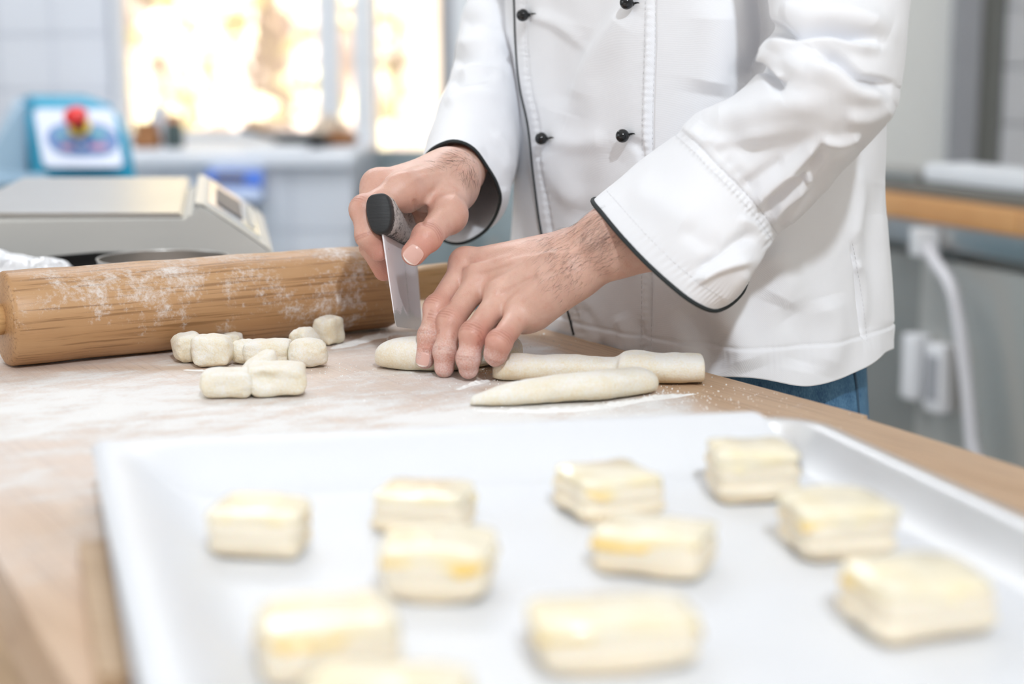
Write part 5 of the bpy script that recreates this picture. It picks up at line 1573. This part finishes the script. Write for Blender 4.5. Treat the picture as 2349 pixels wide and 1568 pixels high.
# ---- near sleeve (his left arm)
def gen(P1, P2, Yc, D, bx=0, by=0, pw=.92, tilt=0.0):
    C0 = ((P1[0] + P2[0]) / 2, (P1[1] + P2[1]) / 2, Yc); A = ((P1[0] - P2[0]) / 2, (P1[1] - P2[1]) / 2, tilt); B = (bx, by, -D)
    return ring_pts(C0, A, B, 14, pw)
cuff_px = [(1360, 462, 1.085), (1383, 492, 1.062), (1432, 550, 1.040), (1492, 612, 1.028), (1556, 668, 1.022), (1604, 700, 1.024), (1642, 711, 1.034), (1685, 690, 1.052),
           (1715, 632, 1.085), (1696, 600, 1.115), (1610, 566, 1.140), (1500, 520, 1.145), (1425, 480, 1.130), (1378, 458, 1.108)]
cuff = np.array([P(*q) for q in cuff_px])
c2 = np.array([P(*q) for q in [(1455, 380, 1.085), (1480, 405, 1.056), (1535, 462, 1.032), (1592, 520, 1.020), (1650, 572, 1.014), (1695, 608, 1.016), (1726, 620, 1.026), (1742, 606, 1.046),
           (1750, 578, 1.075), (1736, 552, 1.110), (1680, 510, 1.138), (1590, 452, 1.145), (1520, 408, 1.130), (1475, 382, 1.108)]])
rings = [cuff, c2,
         gen((1562, 296), (1783, 540), 1.078, .050), gen((1600, 256), (1826, 498), 1.075, .052), gen((1655, 238), (1880, 445), 1.066, .055), gen((1712, 196), (1935, 392), 1.055, .058),
         gen((1752, 148), (1990, 335), 1.046, .060), gen((1748, 110), (2040, 268), 1.042, .062), gen((1768, 66), (2064, 215), 1.045, .062), gen((1768, 30), (2078, 110), 1.055, .062), gen((1762, -10), (2092, 0), 1.065, .062),
         gen((1735, -130), (2104, -110), 1.085, .064), gen((1690, -300), (2085, -300), 1.115, .066), gen((1600, -480), (2020, -520), 1.16, .066), gen((1500, -640), (1880, -700), 1.23, .05)]
g = loft(rings, 420, 460)
N_ = grid_normals(g); cc = g.mean(1, keepdims=True)
if ((g - cc) * N_).sum() < 0: N_ = -N_
V = g.reshape(-1, 3); N = N_.reshape(-1, 3)
V = V + N * (.0016 * fbm(V * 26, 31, 3))[:, None]
S2 = [
 ([(1700, 60), (1775, 66), (1823, 80), (1895, 74), (1956, 84), (2012, 92)], 16, 13, -.0095),
 ([(1740, 124), (1811, 94), (1895, 92), (1956, 104), (2018, 114)], 15, 14, .0050),
 ([(1790, 20), (1850, 30), (1950, 36), (2040, 70)], 34, 30, .0060),
 ([(1870, 112), (1932, 137), (1975, 176), (2010, 186), (2052, 196)], 22, 9, -.0080),
 ([(1850, 135), (1920, 165), (1975, 205), (2040, 212)], 30, 22, .0046),
 ([(1740, 150), (1762, 172), (1792, 214)], 9, 20, -.0070),
 ([(1748, 120), (1775, 150), (1800, 190)], 14, 12, .0046),
 ([(1610, 262), (1700, 262), (1800, 235), (1900, 240)], 36, 30, .0034),
 ([(1640, 300), (1715, 345), (1790, 352), (1880, 330)], 30, 36, -.0040),
 ([(1560, 285), (1620, 320), (1700, 322), (1790, 300)], 18, 22, .0026),
 ([(1935, 270), (1990, 270), (2050, 240)], 24, 20, .0030),
 ([(1726, 473), (1770, 425), (1835, 372), (1883, 320)], 9, 14, .0046),
 ([(1745, 492), (1790, 448), (1850, 400), (1895, 345)], 13, 12, -.0042),
 ([(1883, 322), (1925, 328), (1974, 308)], 8, 12, .0034), ([(1890, 340), (1930, 348), (1985, 335)], 12, 12, -.0024),
 ([(1768, 509), (1798, 467), (1853, 424)], 9, 10, .0034), ([(1700, 440), (1750, 400), (1800, 376)], 12, 16, -.0024),
 ([(1812, 395), (1850, 402), (1852, 420)], 8, 8, .0026),
 ([(1790, 520), (1850, 470), (1920, 400)], 14, 12, .0022),
 # cuff
 ([(1598, 646), (1640, 620), (1677, 606), (1729, 597)], 12, 14, .0040), ([(1592, 628), (1650, 590), (1700, 552), (1735, 540)], 14, 16, -.0038),
 ([(1440, 430), (1520, 470), (1600, 520)], 40, 40, .0018), ([(1560, 520), (1620, 560), (1660, 560)], 20, 24, -.0016),
 ([(1650, 690), (1690, 660), (1715, 620)], 10, 14, .0020), ([(1690, 500), (1730, 520), (1760, 560)], 10, 10, .0020),
]
V = strokes(V, N, [(a, b, c, d * 1.3) for a, b, c, d in S2])
px, py = proj(V)
# stitched seam between sleeve and cuff
seam = [(1557, 292), (1600, 330), (1640, 372), (1680, 411), (1722, 455), (1756, 496), (1786, 540)]
V = strokes(V, N, [(seam, 2.5, 2.5, -.0011), ([(x - 12, y + 12) for x, y in seam], 7, 7, .0006), ([(x + 10, y - 9) for x, y in seam], 7, 5, .0003)])
# little puckers next to the seam
sy = np.interp(py, [p[1] for p in seam], [p[0] for p in seam]); dd = px - sy
V = V + N * (.00035 * np.sin((px + py) * .15 + 2 * vnoise(V * 60, 3)) * np.exp(-((dd - 26) / 22) ** 2) * (dd > 0) + .00045 * np.sin((px + py) * .33) * np.exp(-((dd + 22) / 12) ** 2))[:, None]
lip = cr(cuff, 460, True)
u_idx = np.repeat(np.arange(420), 460); 
V = V + N * (.00022 * np.sin(np.tile(np.arange(460), 420) * .9 + 2 * vnoise(V * 80, 6)) * np.exp(-((u_idx - 9) / 5.0) ** 2))[:, None]
F = grid_faces(420, 460, True); a_, b_, c3 = V[F[50 * 460, 0]], V[F[50 * 460, 1]], V[F[50 * 460, 2]]
if np.cross(b_ - a_, c3 - a_) @ N[F[50 * 460, 0]] < 0: F = F[:, ::-1].copy()
sl_ = mesh('sleeve', V, F, m_shirt, jk); md = sl_.modifiers.new('thickness', 'SOLIDIFY'); md.thickness = .0014
ring0 = V.reshape(420, 460, 3)[0]
v, f = tube(ring0[::2], .00155, 8, closed=True); mesh('cuff_piping', v, f, m_pipe, jk)
bvh_s = BVHTree.FromPolygons(V.tolist(), F.tolist())
gs = V.reshape(420, 460, 3)
row = lambda i: gs[i, :] + N.reshape(420, 460, 3)[i, :] * .00025
stitches([row(10), on_jacket(seam, 120, .0003, bvh_s), on_jacket([(x - 14, y + 13) for x, y in seam], 120, .0003, bvh_s)], 'stitching', jk, .0022, .0013)

# ---- far sleeve (his right arm)
cuffR = np.array([P(*q) for q in [(966, 392, 1.258), (973, 366, 1.248), (1000, 338, 1.236), (1042, 325, 1.228), (1083, 340, 1.226), (1116, 380, 1.230), (1147, 437, 1.240), (1141, 486, 1.256),
          (1112, 530, 1.272), (1064, 556, 1.284), (1022, 552, 1.290), (996, 520, 1.292), (978, 470, 1.284), (966, 425, 1.270)]])
def genR(L, R, Yc, up, dup, tilt=0.0):
    C0 = ((L[0] + R[0]) / 2, (L[1] + R[1]) / 2, Yc); A = ((L[0] - R[0]) / 2, (L[1] - R[1]) / 2, tilt); B = (up[0], up[1], dup)
    return ring_pts(C0, A, B, 14, .95)
ringsR = [cuffR, genR((974, 352), (1166, 470), 1.275, (28, -92), -.032), genR((982, 318), (1172, 440), 1.295, (26, -92), -.036), genR((1004, 250), (1190, 370), 1.335, (24, -90), -.042), genR((1028, 185), (1206, 300), 1.375, (22, -88), -.048),
          genR((1046, 120), (1220, 220), 1.415, (16, -84), -.052), genR((1056, 50), (1235, 130), 1.45, (10, -70), -.056), genR((1074, 0), (1258, 60), 1.47, (0, -40), -.060), genR((1100, -110), (1290, -90), 1.48, (0, -20), -.062),
          genR((1150, -300), (1330, -300), 1.46, (0, -10), -.06), genR((1220, -460), (1400, -480), 1.42, (0, 0), -.055)]
g = loft(ringsR, 260, 260); N_ = grid_normals(g); cc = g.mean(1, keepdims=True)
if ((g - cc) * N_).sum() < 0: N_ = -N_
V = g.reshape(-1, 3); N = N_.reshape(-1, 3)
V = V + N * (.0018 * fbm(V * 24, 51, 3))[:, None]
V = strokes(V, N, [([(1040, 148), (1080, 132), (1150, 150)], 10, 14, -.0050), ([(1050, 172), (1100, 158), (1160, 176)], 12, 10, .0040), ([(1030, 196), (1080, 184), (1150, 168)], 10, 14, -.0042),
                   ([(1050, 105), (1100, 96), (1160, 120)], 14, 16, .0036), ([(1020, 240), (1070, 215), (1150, 225)], 16, 14, .0030), ([(1060, 60), (1100, 50), (1160, 70)], 16, 18, -.0030), ([(1110, 330), (1150, 400), (1160, 440)], 12, 12, -.0022), ([(1130, 300), (1160, 340), (1170, 400)], 10, 12, .0022)])
F = grid_faces(260, 260, True); a_, b_, c3 = V[F[50 * 260, 0]], V[F[50 * 260, 1]], V[F[50 * 260, 2]]
if np.cross(b_ - a_, c3 - a_) @ N[F[50 * 260, 0]] < 0: F = F[:, ::-1].copy()
s2 = mesh('sleeve', V, F, m_shirt, jk); s2.modifiers.new('thickness', 'SOLIDIFY').thickness = .0014
v, f = tube(V.reshape(260, 260, 3)[0][::2], .0014, 8, closed=True); mesh('cuff_piping', v, f, m_pipe, jk)

# ---- jeans
def legring(l, f, z, a, b, n=80):
    return np.array([BF(l + a * math.sin(t_), f + b * math.cos(t_), z) for t_ in np.linspace(0, 2 * np.pi, n, endpoint=False)])
zj = np.linspace(.72, .96, 60); hips = np.array([legring(0, -.036, z, .158 - .012 * sstep(.8, .95, z), .122 - .01 * sstep(.8, .95, z), 160) for z in zj])
V = hips.reshape(-1, 3); V = V + .0015 * np.stack([fbm(V * 30, 1), fbm(V * 30, 2), 0 * V[:, 0]], -1)
jn = mesh('jeans', V, grid_faces(60, 160, True), m_denim, person); jn.modifiers.new('thickness', 'SOLIDIFY').thickness = .0015
for sg in (-1, 1):
    rows = []
    for z in np.linspace(.06, .74, 50):
        k = (z - .06) / .68
        rows.append(legring(sg * (.098 - .018 * k), -.012 + .008 * math.sin(k * 3), z, .058 + .030 * k, .060 + .046 * k))
    rows = np.array(rows); V = rows.reshape(-1, 3); V = V + .003 * np.stack([fbm(V * 20, 4), fbm(V * 20, 7), 0 * V[:, 0]], -1)
    mesh('leg', V, grid_faces(50, 80, True), m_denim, jn)
bj = BVHTree.FromPolygons(hips.reshape(-1, 3).tolist(), grid_faces(60, 160, True).tolist())
sp_ = on_jacket([(1958, 850), (1962, 880), (1968, 950)], 30, .0006, bj)
if len(sp_) > 5:
    v, f = tube(sp_, .0012, 6); mesh('side_seam', v, f, mat('denim_seam', (.05, .10, .16), .9), jn)
    stitches([sp_ + np.array([-.0015, 0, 0])], 'stitching', jn)
# shoes
m_shoe = mat('black_shoe_leather', (.02, .02, .02), .4)
for sg in (-1, 1):
    pthh = [BF(sg * .10, -.09, .05), BF(sg * .10, -.03, .055), BF(sg * .10, .07, .048), BF(sg * .102, .16, .038), BF(sg * .102, .195, .03)]
    v, f = tube(cr(pthh, 24), np.interp(np.linspace(0, 1, 24), [0, .1, .5, .85, 1], [.03, .048, .05, .044, .02]), 20)
    v[:, 2] = np.clip(v[:, 2], .002, None); mesh('shoe', v, f, m_shoe, person)
# hair cap
m_hairh = varied('dark_brown_hair', (.03, .02, .015), (.06, .04, .03), 300, .6, 0, .6, .003)
vv = []
for i, pz in enumerate(np.linspace(0, 1, 24)):
    for t_ in np.linspace(0, 2 * np.pi, 48, endpoint=False):
        ph = pz * 1.75
        lim = 1.0 if math.cos(t_) < .2 else 1 - .38 * min(1, (math.cos(t_) - .2) / .5)
        ph *= lim
        vv.append(BF(.080 * math.sin(ph) * math.sin(t_), .045 + .101 * math.sin(ph) * math.cos(t_), 1.665 + .116 * math.cos(ph)))
vv = np.array(vv); vv = vv + .002 * fbm(vv * 60, 3)[:, None]
hh_ = mesh('hair', vv, grid_faces(24, 48, True), m_hairh, person); hh_.modifiers.new('thickness', 'SOLIDIFY').thickness = .004
